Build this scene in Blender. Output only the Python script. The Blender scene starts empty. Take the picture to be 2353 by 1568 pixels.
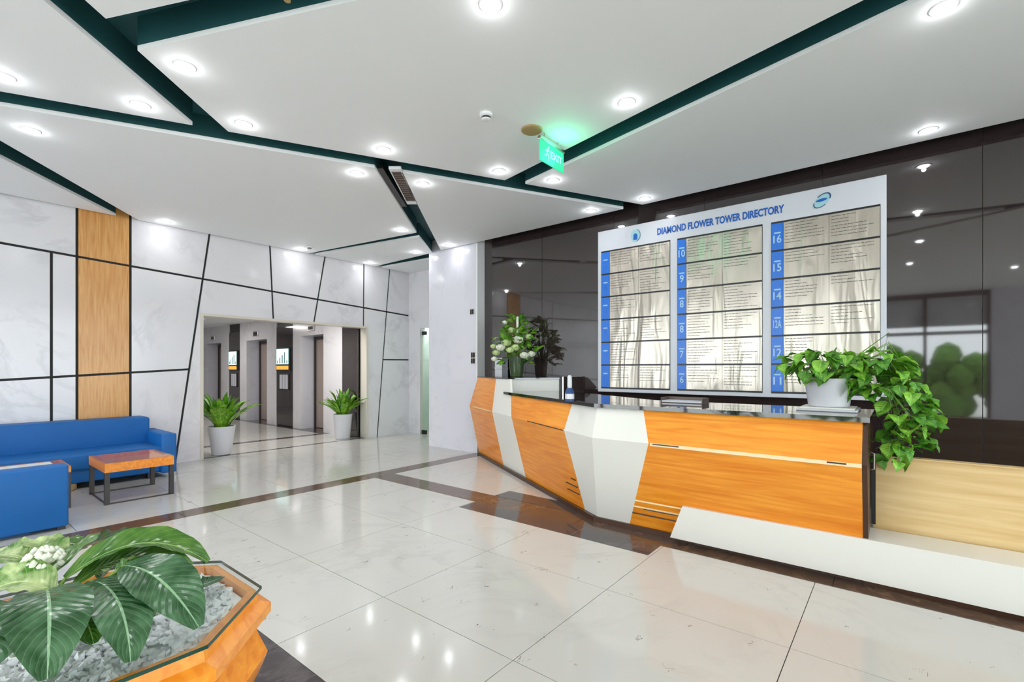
import bpy, bmesh, math, random
from mathutils import Vector, Matrix
random.seed(7)
SC = bpy.context.scene
COL = SC.collection

# ------------------------------------------------------------------ camera
FPX, TH, HY, H, CX = 1100.0, 0.678, 848.0, 1.5, 1176.5
CT, ST = math.cos(TH), math.sin(TH)
cam = bpy.data.cameras.new('camera')
cam.sensor_width = 36.0
cam.lens = FPX / 2353 * 36.0
cam.shift_y = (HY - 784.0) / 2353.0
cam.clip_start = 0.05
cam_o = bpy.data.objects.new('camera', cam)
COL.objects.link(cam_o)
cam_o.location = (0, 0, H)
cam_o.rotation_euler = (math.pi / 2, 0, TH - math.pi / 2)
SC.camera = cam_o

# ------------------------------------------------------------------ light and exposure
SKY_STRENGTH = 3.0
LAMP_W = 3.0
SC.view_settings.view_transform = 'Standard'
SC.view_settings.look = 'None'
SC.view_settings.exposure = 1.08
SC.view_settings.gamma = 1.0
SC.view_settings.use_curve_mapping = False
SC.cycles.use_denoising = True
SC.cycles.max_bounces = 6
SC.cycles.diffuse_bounces = 4
SC.cycles.glossy_bounces = 3
SC.cycles.use_adaptive_sampling = True
SC.cycles.adaptive_threshold = 0.05
SC.cycles.transmission_bounces = 6
SC.cycles.transparent_max_bounces = 8
SC.cycles.caustics_reflective = False
SC.cycles.caustics_refractive = False
SC.cycles.sample_clamp_indirect = 6.0
w = bpy.data.worlds.new('sky')
SC.world = w
w.use_nodes = True
w.node_tree.nodes['Background'].inputs[0].default_value = (0.90, 0.95, 1.0, 1)
w.node_tree.nodes['Background'].inputs[1].default_value = SKY_STRENGTH


def wall_dir(px):
    r = (px - CX) / FPX
    return CT + r * ST, ST - r * CT


def on_z(px, py, z):            # point of the horizontal plane z seen at a pixel
    d = (H - z) * FPX / (py - HY)
    a, b = wall_dir(px)
    return Vector((d * a, d * b, z))


def on_x(px, py, X):
    a, b = wall_dir(px)
    d = X / a
    return Vector((X, d * b, H - (py - HY) * d / FPX))


def on_y(px, py, Y):
    a, b = wall_dir(px)
    d = Y / b
    return Vector((d * a, Y, H - (py - HY) * d / FPX))


# ------------------------------------------------------------------ materials
def srgb(r, g, b):
    def f(v):
        v /= 255.0
        return v / 12.92 if v <= 0.04045 else ((v + 0.055) / 1.055) ** 2.4
    return (f(r), f(g), f(b), 1)


def new_mat(name):
    m = bpy.data.materials.new(name)
    m.use_nodes = True
    nt = m.node_tree
    return m, nt, nt.nodes['Principled BSDF']


def P(name, col, rough=0.5, metal=0.0, ior=1.5, trans=0.0, emit=None, es=0.0, noise=0.0, nscale=20.0, coat=0.0):
    m, nt, b = new_mat(name)
    b.inputs['Base Color'].default_value = col
    b.inputs['Roughness'].default_value = rough
    b.inputs['Metallic'].default_value = metal
    b.inputs['IOR'].default_value = ior
    b.inputs['Transmission Weight'].default_value = trans
    b.inputs['Coat Weight'].default_value = coat
    if emit:
        b.inputs['Emission Color'].default_value = emit
        b.inputs['Emission Strength'].default_value = es
    if noise:
        tc = nt.nodes.new('ShaderNodeTexCoord')
        n = nt.nodes.new('ShaderNodeTexNoise')
        n.inputs['Scale'].default_value = nscale
        n.inputs['Detail'].default_value = 4
        nt.links.new(tc.outputs['Object'], n.inputs['Vector'])
        mx = nt.nodes.new('ShaderNodeMix')
        mx.data_type = 'RGBA'
        mx.inputs[6].default_value = [c * (1 - noise) for c in col[:3]] + [1]
        mx.inputs[7].default_value = [min(1, c * (1 + noise)) for c in col[:3]] + [1]
        nt.links.new(n.outputs['Fac'], mx.inputs[0])
        nt.links.new(mx.outputs[2], b.inputs['Base Color'])
    return m


def wood(name, c1, c2, rough=0.3, axis='Y', scale=1.0, rot=0.0):
    m, nt, b = new_mat(name)
    N, L = nt.nodes, nt.links
    tc = N.new('ShaderNodeTexCoord')
    mp = N.new('ShaderNodeMapping')
    sc = {'X': (1.0, 16, 16), 'Y': (16, 1.0, 16), 'Z': (16, 16, 1.0)}[axis]
    mp.inputs['Scale'].default_value = [s * scale for s in sc]
    vr = N.new('ShaderNodeVectorRotate'); vr.rotation_type = 'Z_AXIS'; vr.inputs['Angle'].default_value = rot
    L.new(tc.outputs['Object'], vr.inputs['Vector'])
    L.new(vr.outputs[0], mp.inputs['Vector'])
    n = N.new('ShaderNodeTexNoise')
    n.inputs['Scale'].default_value = 2.2
    n.inputs['Detail'].default_value = 7
    n.inputs['Distortion'].default_value = 0.7
    L.new(mp.outputs[0], n.inputs['Vector'])
    n2 = N.new('ShaderNodeTexNoise')
    n2.inputs['Scale'].default_value = 0.9
    L.new(tc.outputs['Object'], n2.inputs['Vector'])
    ad = N.new('ShaderNodeMath')
    ad.operation = 'MULTIPLY_ADD'
    ad.inputs[1].default_value = 0.7
    L.new(n.outputs['Fac'], ad.inputs[0])
    m3 = N.new('ShaderNodeMath')
    m3.operation = 'MULTIPLY'
    m3.inputs[1].default_value = 0.3
    L.new(n2.outputs['Fac'], m3.inputs[0])
    L.new(m3.outputs[0], ad.inputs[2])
    cr = N.new('ShaderNodeValToRGB')
    cr.color_ramp.elements[0].position = 0.36
    cr.color_ramp.elements[0].color = c2
    cr.color_ramp.elements[1].position = 0.62
    cr.color_ramp.elements[1].color = c1
    L.new(ad.outputs[0], cr.inputs[0])
    L.new(cr.outputs[0], b.inputs['Base Color'])
    b.inputs['Roughness'].default_value = rough
    return m


def marble(name, base, vein, rough=0.12, scale=0.7, amount=0.5, scratch=False):
    m, nt, b = new_mat(name)
    N, L = nt.nodes, nt.links
    tc = N.new('ShaderNodeTexCoord')
    mp = N.new('ShaderNodeMapping')
    mp.inputs['Rotation'].default_value = (0.4, 0.5, 0.7)
    L.new(tc.outputs['Object'], mp.inputs['Vector'])
    n = N.new('ShaderNodeTexNoise')
    n.inputs['Scale'].default_value = scale
    n.inputs['Detail'].default_value = 9
    n.inputs['Roughness'].default_value = 0.62
    n.inputs['Distortion'].default_value = 1.6
    L.new(mp.outputs[0], n.inputs['Vector'])
    # thin veins where the noise crosses its middle
    a = N.new('ShaderNodeMath'); a.operation = 'SUBTRACT'; a.inputs[1].default_value = 0.5
    L.new(n.outputs['Fac'], a.inputs[0])
    ab = N.new('ShaderNodeMath'); ab.operation = 'ABSOLUTE'
    L.new(a.outputs[0], ab.inputs[0])
    cr = N.new('ShaderNodeValToRGB')
    cr.color_ramp.elements[0].position = 0.0
    cr.color_ramp.elements[0].color = (1, 1, 1, 1)
    cr.color_ramp.elements[1].position = 0.05
    cr.color_ramp.elements[1].color = (0, 0, 0, 1)
    L.new(ab.outputs[0], cr.inputs[0])
    n2 = N.new('ShaderNodeTexNoise')
    n2.inputs['Scale'].default_value = 1.4
    L.new(tc.outputs['Object'], n2.inputs['Vector'])
    cr2 = N.new('ShaderNodeValToRGB')
    cr2.color_ramp.elements[0].position = 0.42
    cr2.color_ramp.elements[1].position = 0.66
    L.new(n2.outputs['Fac'], cr2.inputs[0])
    mu = N.new('ShaderNodeMath'); mu.operation = 'MULTIPLY'
    L.new(cr.outputs[0], mu.inputs[0]); L.new(cr2.outputs[0], mu.inputs[1])
    mu2 = N.new('ShaderNodeMath'); mu2.operation = 'MULTIPLY'; mu2.inputs[1].default_value = amount
    L.new(mu.outputs[0], mu2.inputs[0])
    mx = N.new('ShaderNodeMix'); mx.data_type = 'RGBA'
    mx.inputs[6].default_value = base; mx.inputs[7].default_value = vein
    L.new(mu2.outputs[0], mx.inputs[0])
    out = mx.outputs[2]
    if scratch:     # short dark natural flecks of the stone
        mp2 = N.new('ShaderNodeMapping'); mp2.inputs['Rotation'].default_value = (0, 0, 0.9)
        mp2.inputs['Scale'].default_value = (3.0, 9.0, 3.0)
        L.new(tc.outputs['Object'], mp2.inputs['Vector'])
        n3 = N.new('ShaderNodeTexNoise'); n3.inputs['Scale'].default_value = 1.5; n3.inputs['Detail'].default_value = 5
        n3.inputs['Distortion'].default_value = 1.2
        L.new(mp2.outputs[0], n3.inputs['Vector'])
        s = N.new('ShaderNodeMath'); s.operation = 'SUBTRACT'; s.inputs[1].default_value = 0.5
        L.new(n3.outputs['Fac'], s.inputs[0])
        s2 = N.new('ShaderNodeMath'); s2.operation = 'ABSOLUTE'; L.new(s.outputs[0], s2.inputs[0])
        s3 = N.new('ShaderNodeMath'); s3.operation = 'LESS_THAN'; s3.inputs[1].default_value = 0.006
        L.new(s2.outputs[0], s3.inputs[0])
        n4 = N.new('ShaderNodeTexNoise'); n4.inputs['Scale'].default_value = 7.0; n4.inputs['Detail'].default_value = 2
        L.new(tc.outputs['Object'], n4.inputs['Vector'])
        s4 = N.new('ShaderNodeMath'); s4.operation = 'GREATER_THAN'; s4.inputs[1].default_value = 0.66
        L.new(n4.outputs['Fac'], s4.inputs[0])
        s5 = N.new('ShaderNodeMath'); s5.operation = 'MULTIPLY'
        L.new(s3.outputs[0], s5.inputs[0]); L.new(s4.outputs[0], s5.inputs[1])
        mx2 = N.new('ShaderNodeMix'); mx2.data_type = 'RGBA'
        L.new(s5.outputs[0], mx2.inputs[0]); L.new(out, mx2.inputs[6])
        mx2.inputs[7].default_value = srgb(120, 108, 96)
        out = mx2.outputs[2]
    L.new(out, b.inputs['Base Color'])
    b.inputs['Roughness'].default_value = rough
    return m


def leaf_mat(name, c1, c2, vein, rough=0.3, freq=13.0, mott=0.0):
    m, nt, b = new_mat(name)
    N, L = nt.nodes, nt.links
    uv = N.new('ShaderNodeUVMap'); uv.uv_map = 'uv'
    sp = N.new('ShaderNodeSeparateXYZ'); L.new(uv.outputs[0], sp.inputs[0])
    a = N.new('ShaderNodeMath'); a.operation = 'SUBTRACT'; a.inputs[1].default_value = 0.5
    L.new(sp.outputs[0], a.inputs[0])
    ab = N.new('ShaderNodeMath'); ab.operation = 'ABSOLUTE'; L.new(a.outputs[0], ab.inputs[0])
    k = N.new('ShaderNodeMath'); k.operation = 'MULTIPLY'; k.inputs[1].default_value = -0.45
    L.new(ab.outputs[0], k.inputs[0])
    s = N.new('ShaderNodeMath'); s.operation = 'ADD'
    L.new(k.outputs[0], s.inputs[0]); L.new(sp.outputs[1], s.inputs[1])
    f = N.new('ShaderNodeMath'); f.operation = 'MULTIPLY'; f.inputs[1].default_value = freq
    L.new(s.outputs[0], f.inputs[0])
    fr = N.new('ShaderNodeMath'); fr.operation = 'PINGPONG'; fr.inputs[1].default_value = 0.5
    L.new(f.outputs[0], fr.inputs[0])
    v1 = N.new('ShaderNodeMath'); v1.operation = 'LESS_THAN'; v1.inputs[1].default_value = 0.06
    L.new(fr.outputs[0], v1.inputs[0])
    v2 = N.new('ShaderNodeMath'); v2.operation = 'LESS_THAN'; v2.inputs[1].default_value = 0.022
    L.new(ab.outputs[0], v2.inputs[0])
    v3 = N.new('ShaderNodeMath'); v3.operation = 'MULTIPLY'; v3.inputs[1].default_value = 0.22
    L.new(v1.outputs[0], v3.inputs[0])
    mxx = N.new('ShaderNodeMath'); mxx.operation = 'MAXIMUM'
    L.new(v3.outputs[0], mxx.inputs[0]); L.new(v2.outputs[0], mxx.inputs[1])
    n = N.new('ShaderNodeTexNoise'); n.inputs['Scale'].default_value = 18.0; n.inputs['Detail'].default_value = 3
    tc = N.new('ShaderNodeTexCoord'); L.new(tc.outputs['Object'], n.inputs['Vector'])
    cr = N.new('ShaderNodeValToRGB')
    cr.color_ramp.elements[0].position = 0.35; cr.color_ramp.elements[0].color = c1
    cr.color_ramp.elements[1].position = 0.68; cr.color_ramp.elements[1].color = c2
    L.new(n.outputs['Fac'], cr.inputs[0])
    mx = N.new('ShaderNodeMix'); mx.data_type = 'RGBA'
    L.new(mxx.outputs[0], mx.inputs[0]); L.new(cr.outputs[0], mx.inputs[6]); mx.inputs[7].default_value = vein
    L.new(mx.outputs[2], b.inputs['Base Color'])
    b.inputs['Roughness'].default_value = rough
    bp = N.new('ShaderNodeBump'); bp.inputs['Strength'].default_value = 0.35; bp.inputs['Distance'].default_value = 0.01
    L.new(fr.outputs[0], bp.inputs['Height']); L.new(bp.outputs[0], b.inputs['Normal'])
    return m


def glass_mat(name, col, rough=0.02):
    m, nt, b = new_mat(name)
    N, L = nt.nodes, nt.links
    tr = N.new('ShaderNodeBsdfTransparent'); tr.inputs[0].default_value = col
    gl = N.new('ShaderNodeBsdfGlossy'); gl.inputs['Roughness'].default_value = rough
    lw = N.new('ShaderNodeLayerWeight'); lw.inputs['Blend'].default_value = 0.5
    pw = N.new('ShaderNodeMath'); pw.operation = 'POWER'; pw.inputs[1].default_value = 4.0
    L.new(lw.outputs['Facing'], pw.inputs[0])
    fr = N.new('ShaderNodeMath'); fr.operation = 'MULTIPLY_ADD'; fr.inputs[1].default_value = 0.5; fr.inputs[2].default_value = 0.04
    L.new(pw.outputs[0], fr.inputs[0])
    mx = N.new('ShaderNodeMixShader')
    L.new(fr.outputs[0], mx.inputs[0]); L.new(tr.outputs[0], mx.inputs[1]); L.new(gl.outputs[0], mx.inputs[2])
    L.new(mx.outputs[0], N['Material Output'].inputs[0])
    return m


M = {}
M['ceil'] = P('ceiling paint', srgb(246, 247, 248), 0.7)
M['teal'] = P('dark teal recess paint', srgb(28, 80, 85), 0.6, noise=0.25, nscale=1.5)
M['void'] = P('dark joint', srgb(22, 22, 24), 0.6)
M['marble'] = marble('white wall marble', srgb(233, 231, 235), srgb(184, 182, 188), 0.14, 0.6, 0.35)
M['marble2'] = marble('column marble', srgb(228, 227, 236), srgb(192, 190, 200), 0.14, 0.6, 0.35)
M['tile'] = marble('cream floor marble', srgb(202, 200, 194), srgb(178, 176, 170), 0.1, 0.9, 0.4, scratch=True)
M['brown'] = marble('brown strip marble', srgb(92, 72, 60), srgb(138, 106, 80), 0.13, 1.6, 0.7)
M['grey'] = marble('dark grey marble', srgb(74, 68, 70), srgb(120, 112, 110), 0.08, 1.4, 0.5)
M['panelwood'] = wood('wall panel wood', srgb(232, 176, 108), srgb(208, 142, 72), 0.25, 'Z', 1.2)
M['orange'] = wood('orange counter veneer', srgb(250, 164, 52), srgb(228, 128, 18), 0.28, 'Y', 0.8)
M['orangewing'] = wood('orange counter veneer on the wing', srgb(250, 164, 52), srgb(228, 128, 18), 0.28, 'Y', 0.8, math.radians(30))
M['pale'] = wood('pale desk veneer', srgb(232, 203, 150), srgb(212, 176, 118), 0.35, 'Y', 0.5)
M['cream'] = P('cream edge', srgb(246, 224, 178), 0.4)
M['white'] = P('white lacquer', srgb(232, 230, 222), 0.3)
M['pot'] = P('white ceramic', srgb(218, 218, 224), 0.3)
M['board'] = P('white board paint', srgb(222, 224, 232), 0.35)
M['blackglass'] = P('dark brown back painted glass', srgb(52, 42, 42), 0.035, ior=2.0)
M['band'] = P('dark band', srgb(40, 32, 32), 0.3)
M['joint'] = P('pale joint', srgb(120, 112, 112), 0.4)
M['counter'] = P('black polished countertop', srgb(34, 32, 34), 0.04, ior=1.9)
M['skirt'] = P('dark brown skirting', srgb(70, 42, 26), 0.25)
M['black'] = P('black', srgb(26, 26, 28), 0.35)
M['iron'] = P('dark painted steel', srgb(52, 48, 48), 0.4)
M['blue'] = P('blue upholstery', srgb(0, 98, 172), 0.55, noise=0.08, nscale=3)
M['blueplate'] = P('blue plate', srgb(38, 122, 228), 0.3)
M['bluetext'] = P('blue lettering', srgb(20, 96, 190), 0.4)
M['paleblue'] = P('pale blue print', srgb(176, 216, 250), 0.4)
M['teallogo'] = P('pale teal print', srgb(170, 216, 226), 0.4)
M['navy'] = P('navy print', srgb(30, 66, 120), 0.4)
M['print'] = P('grey print', srgb(96, 92, 90), 0.6)
M['silver'] = P('silver', srgb(200, 198, 196), 0.25, metal=1.0)
M['steel'] = P('brushed lift steel', srgb(184, 168, 158), 0.38, metal=0.5)
M['frame'] = P('champagne frame', srgb(222, 214, 202), 0.35)
M['lens'] = P('lamp lens', (1, 1, 1, 1), 0.5, emit=(0.95, 0.97, 1, 1), es=14.0)
M['ring'] = P('white lamp ring', srgb(240, 240, 242), 0.4)
M['tan'] = P('tan plastic', srgb(176, 150, 100), 0.5)
M['exit'] = P('lit green sign', srgb(24, 130, 84), 0.3, emit=(0.05, 1.0, 0.5, 1), es=0.33)
M['exitlight'] = P('pale print on green sign', srgb(180, 255, 230), 0.3, emit=(0.4, 1.0, 0.75, 1), es=0.3)
M['glass'] = glass_mat('clear glass', (0.975, 0.992, 0.985, 1))
M['glassedge'] = P('dark green glass edge', srgb(18, 66, 52), 0.1)
M['greenglass'] = glass_mat('pale green door glass', (0.86, 0.98, 0.88, 1))
M['fern'] = leaf_mat('fern leaf', srgb(64, 122, 22), srgb(146, 200, 52), srgb(170, 214, 90), 0.35, 9)
M['fern2'] = leaf_mat('deep fern leaf', srgb(40, 96, 22), srgb(104, 168, 40), srgb(140, 196, 80), 0.35, 9)
M['ivy'] = leaf_mat('ivy leaf', srgb(64, 134, 24), srgb(142, 200, 62), srgb(174, 216, 110), 0.35, 7)
M['ivy2'] = leaf_mat('deep ivy leaf', srgb(40, 100, 22), srgb(92, 156, 40), srgb(130, 184, 80), 0.35, 7)
M['dark_leaf'] = leaf_mat('dark glossy leaf', srgb(30, 74, 34), srgb(74, 114, 76), srgb(140, 176, 136), 0.2, 15)
M['mid_leaf'] = leaf_mat('mid green glossy leaf', srgb(48, 98, 22), srgb(90, 132, 48), srgb(140, 178, 96), 0.2, 13)
M['var_leaf'] = leaf_mat('variegated leaf', srgb(66, 122, 24), srgb(208, 224, 160), srgb(200, 220, 150), 0.25, 12)
M['stem'] = P('green stem', srgb(120, 160, 60), 0.4)
M['petal'] = P('white petal', srgb(238, 240, 222), 0.5)
M['petal2'] = P('greenish petal', srgb(206, 226, 160), 0.5)
M['gravel'] = P('white gravel', srgb(246, 250, 252), 0.6, noise=0.1, nscale=40)
M['soil'] = P('soil', srgb(60, 46, 34), 0.9)
M['darkmirror'] = P('dark mirror glass', srgb(52, 44, 44), 0.04, ior=1.9)
M['screenpic'] = P('screen picture', srgb(170, 220, 220), 0.4, emit=srgb(190, 232, 226), es=0.8)  # glow stands in for a picture mirrored in the dark panels
M['screenorange'] = P('lit orange shelf', srgb(240, 160, 60), 0.4, emit=srgb(236, 160, 70), es=0.5)  # glow stands in for an orange shelf mirrored in the dark panels
M['grille'] = P('grille brown', srgb(104, 88, 80), 0.5)
M['hedge'] = P('hedge green', srgb(90, 140, 44), 0.8, noise=0.5, nscale=6)
M['ground'] = P('pale paving', srgb(222, 220, 214), 0.8)
M['vase'] = P('dark green glass vase', srgb(70, 90, 56), 0.08)

# brushed steel plates of the directory: streaks run upright
def plate_mat():
    m, nt, b = new_mat('brushed directory plate')
    N, L = nt.nodes, nt.links
    tc = N.new('ShaderNodeTexCoord')
    mp = N.new('ShaderNodeMapping'); mp.inputs['Scale'].default_value = (1, 3.0, 0.45)
    L.new(tc.outputs['Object'], mp.inputs['Vector'])
    n = N.new('ShaderNodeTexNoise'); n.inputs['Scale'].default_value = 1.6; n.inputs['Detail'].default_value = 2
    n.inputs['Distortion'].default_value = 0.8
    L.new(mp.outputs[0], n.inputs['Vector'])
    bp = N.new('ShaderNodeBump'); bp.inputs['Strength'].default_value = 0.35; bp.inputs['Distance'].default_value = 0.1
    L.new(n.outputs['Fac'], bp.inputs['Height'])
    L.new(bp.outputs[0], b.inputs['Normal'])
    b.inputs['Base Color'].default_value = srgb(196, 187, 174)
    b.inputs['Metallic'].default_value = 0.5
    b.inputs['Roughness'].default_value = 0.24
    return m
M['plate'] = plate_mat()


# ------------------------------------------------------------------ mesh helpers
class MB:
    def __init__(s):
        s.v = []; s.f = []; s.mi = []; s.uv = None

    def add(s, vs, fs, mi=0):
        o = len(s.v)
        s.v += [tuple(v) for v in vs]
        s.f += [tuple(i + o for i in f) for f in fs]
        s.mi += [mi] * len(fs)
        return s

    def box(s, x0, x1, y0, y1, z0, z1, mi=0):
        vs = [(x, y, z) for x in (x0, x1) for y in (y0, y1) for z in (z0, z1)]
        return s.add(vs, [(0, 1, 3, 2), (4, 6, 7, 5), (0, 4, 5, 1), (2, 3, 7, 6), (0, 2, 6, 4), (1, 5, 7, 3)], mi)

    def bbox(s, x0, x1, y0, y1, z0, z1, r=0.02, seg=2, mi=0):
        bm = bmesh.new()
        bmesh.ops.create_cube(bm, size=1)
        for v in bm.verts:
            v.co = ((x0 + x1) / 2 + v.co.x * (x1 - x0), (y0 + y1) / 2 + v.co.y * (y1 - y0), (z0 + z1) / 2 + v.co.z * (z1 - z0))
        bmesh.ops.bevel(bm, geom=bm.edges[:], offset=r, segments=seg, affect='EDGES', profile=0.5)
        vs = [v.co.copy() for v in bm.verts]
        bm.verts.index_update()
        fs = [[v.index for v in f.verts] for f in bm.faces]
        bm.free()
        return s.add(vs, fs, mi)

    def prism(s, pts, d, mi=0, side=None):
        # pts: polygon in 3D, extruded by vector d
        n = len(pts); d = Vector(d)
        vs = [Vector(p) for p in pts] + [Vector(p) + d for p in pts]
        o = len(s.v)
        s.add(vs, [tuple(range(n)), tuple(range(2 * n - 1, n - 1, -1))], mi)
        o2 = o
        fs = [(i, (i + 1) % n, n + (i + 1) % n, n + i) for i in range(n)]
        s.f += [tuple(i + o2 for i in f) for f in fs]
        s.mi += [mi if side is None else side] * n
        return s

    def lathe(s, prof, c=(0, 0, 0), n=24, mi=0, cap=True):
        vs = []
        for r, z in prof:
            for i in range(n):
                a = 2 * math.pi * i / n
                vs.append((c[0] + r * math.cos(a), c[1] + r * math.sin(a), c[2] + z))
        fs = []
        for j in range(len(prof) - 1):
            for i in range(n):
                fs.append((j * n + i, j * n + (i + 1) % n, (j + 1) * n + (i + 1) % n, (j + 1) * n + i))
        if cap:
            fs.append(tuple(range(n - 1, -1, -1)))
            fs.append(tuple((len(prof) - 1) * n + i for i in range(n)))
        return s.add(vs, fs, mi)

    def tube(s, pts, r, n=6, mi=0):
        pts = [Vector(p) for p in pts]
        vs = []
        for i, p in enumerate(pts):
            t = (pts[min(i + 1, len(pts) - 1)] - pts[max(i - 1, 0)]).normalized()
            a = t.cross(Vector((0.13, 0.31, 0.94)))
            if a.length < 1e-3: a = t.cross(Vector((1, 0, 0)))
            a.normalize(); b = t.cross(a)
            rr = r[i] if isinstance(r, (list, tuple)) else r
            for k in range(n):
                q = 2 * math.pi * k / n
                vs.append(p + a * rr * math.cos(q) + b * rr * math.sin(q))
        fs = []
        for j in range(len(pts) - 1):
            for i in range(n):
                fs.append((j * n + i, j * n + (i + 1) % n, (j + 1) * n + (i + 1) % n, (j + 1) * n + i))
        fs.append(tuple(range(n - 1, -1, -1))); fs.append(tuple((len(pts) - 1) * n + i for i in range(n)))
        return s.add(vs, fs, mi)

    def build(s, name, mats, parent=None, smooth=False, recalc=True, origin=None, auto=False):
        me = bpy.data.meshes.new(name)
        o0 = Vector(origin) if origin is not None else Vector((0, 0, 0))
        me.from_pydata([Vector(v) - o0 for v in s.v], [], s.f)
        if not isinstance(mats, (list, tuple)): mats = [mats]
        for m in mats: me.materials.append(M[m] if isinstance(m, str) else m)
        me.polygons.foreach_set('material_index', s.mi)
        if recalc:
            bm = bmesh.new(); bm.from_mesh(me)
            bmesh.ops.recalc_face_normals(bm, faces=bm.faces)
            bm.to_mesh(me); bm.free()
        if smooth:
            me.polygons.foreach_set('use_smooth', [True] * len(me.polygons))
            if auto:
                try: me.set_sharp_from_angle(angle=math.radians(35))
                except Exception: pass
        if s.uv:
            uvl = me.uv_layers.new(name='uv')
            for li, l in enumerate(me.loops):
                uvl.data[li].uv = s.uv[l.vertex_index]
        o = bpy.data.objects.new(name, me)
        COL.objects.link(o)
        o.location = o0
        if parent is not None:
            o.parent = parent
            o.location = o0 - Vector(parent.location) if parent.parent is None else o0 - world_loc(parent)
        return o


def world_loc(o):
    v = Vector(o.location)
    while o.parent is not None:
        o = o.parent
        v += Vector(o.location)
    return v


def tag(o, label=None, cat=None, group=None, kind=None):
    if label: o['label'] = label
    if cat: o['category'] = cat
    if group: o['group'] = group
    if kind: o['kind'] = kind
    return o


def thing(name, loc, label, cat, group=None):
    o = bpy.data.objects.new(name, None)
    o.empty_display_size = 0.1
    COL.objects.link(o)
    o.location = loc
    return tag(o, label, cat, group)


def structure(name, loc=(0, 0, 0), label=None):
    o = bpy.data.objects.new(name, None)
    COL.objects.link(o)
    o.location = loc
    o['kind'] = 'structure'
    if label: o['label'] = label
    return o


def clip(poly, a, b, ref, off=0.0):
    """keep the part of a 2D polygon on ref's side of line a-b, pulled back by off"""
    a, b, ref = Vector(a[:2]), Vector(b[:2]), Vector(ref[:2])
    n = Vector((-(b - a).y, (b - a).x)).normalized()
    if (ref - a).dot(n) < 0: n = -n
    f = lambda p: (Vector(p) - a).dot(n) - off
    out = []
    for i, p in enumerate(poly):
        q = poly[(i + 1) % len(poly)]
        fp, fq = f(p), f(q)
        if fp >= 0: out.append(p)
        if fp * fq < 0:
            t = fp / (fp - fq)
            out.append((p[0] + (q[0] - p[0]) * t, p[1] + (q[1] - p[1]) * t))
    return out


def sub(o, parent):
    o.parent = parent
    return o


# ------------------------------------------------------------------ FLOOR
floor = structure('floor', label='cream marble tiled lobby floor with dark inlaid bands')
b = MB(); b.box(-6.2, 7.9, -7.2, 18.8, -0.12, -0.004); b.build('screed', 'void', floor)
G = 0.0022
def tile(x0, x1, y0, y1, mat='tile'):
    if x1 - x0 < 0.02 or y1 - y0 < 0.02: return
    o = MB().box(x0 + G, x1 - G, y0 + G, y1 - G, -0.004, 0.0).build('tile', mat, floor)
    return o
SX = [1.225, 1.92, 2.935, 3.95]           # tile seams between the bands
SYs = [0.45 + 1.09 * k for k in range(-7, 5)]
SYs = [y for y in SYs if -7 < y < 5.5] + [5.6]
YS = [-7.0] + SYs
for j in range(len(YS) - 1):
    for i in range(3):
        tile(SX[i], SX[i + 1], YS[j], YS[j + 1])
# left part beyond the left band
for j in range(len(YS) - 1):
    for (a0, a1) in ((-6.0, -4.2), (-4.2, -3.1), (-3.1, -2.1), (-2.1, -1.1), (-1.1, -0.1), (-0.1, 0.93)):
        tile(a0, a1, YS[j], YS[j + 1])
# bands
yb = -7.0
for k in range(11):
    tile(0.93, 1.225, yb, min(yb + 1.2, 5.6), 'grey' if yb < 3 else 'brown'); yb += 1.2
    if yb > 5.5: break
xb = -6.0
while xb < 6.9:
    tile(xb, min(xb + 1.1, 6.95), 5.6, 5.88, 'brown'); xb += 1.1
yb = -7.0
while yb < 5.6:
    tile(3.95, 4.28, yb, min(yb + 1.05, 5.6), 'brown'); yb += 1.05
# block inlay flanking the band in front of the counter
for (ya, yc) in ((1.56, 2.3), (2.3, 3.0), (3.0, 3.71)):
    o = MB().box(3.68 + G, 3.95 - G, ya + G, yc - G, -0.004, 0.0015).build('tile', 'grey', floor)
    o = MB().box(4.28 + G, 4.56 - G, ya + G, yc - G, -0.004, 0.0015).build('tile', 'grey', floor)
for j in range(len(YS) - 1):
    for (a0, a1) in ((4.28, 5.3), (5.3, 6.45)):
        tile(a0, a1, YS[j], YS[j + 1])
# beyond the cross band up to the lift wall, and the lift hall
for (y0, y1) in ((5.88, 6.97), (6.97, 8.0), (8.0, 9.0)):
    for (a0, a1) in ((-6, -4), (-4, -2.5), (-2.5, -1.1), (-1.1, -0.1), (-0.1, 0.92), (0.92, 1.92), (1.92, 2.93), (2.93, 3.95), (3.95, 4.96), (4.96, 5.97), (5.97, 7.85)):
        tile(a0, a1, y0, y1)
tile(2.93, 6.05, 9.0, 9.1, 'grey')
for k in range(3):
    tile(2.93 + 1.04 * k, 2.93 + 1.04 * (k + 1), 9.1, 10.25)
tile(2.93, 5.85, 10.25, 10.45, 'grey')
for y0, y1 in ((10.45, 12.0), (12.0, 14.0), (14.0, 16.2), (16.2, 18.5)):
    for (a0, a1) in ((2.93, 4.4), (4.4, 5.85)):
        tile(a0, a1, y0, y1)
tile(5.85, 6.6, 10.25, 18.5, 'grey')

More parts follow.
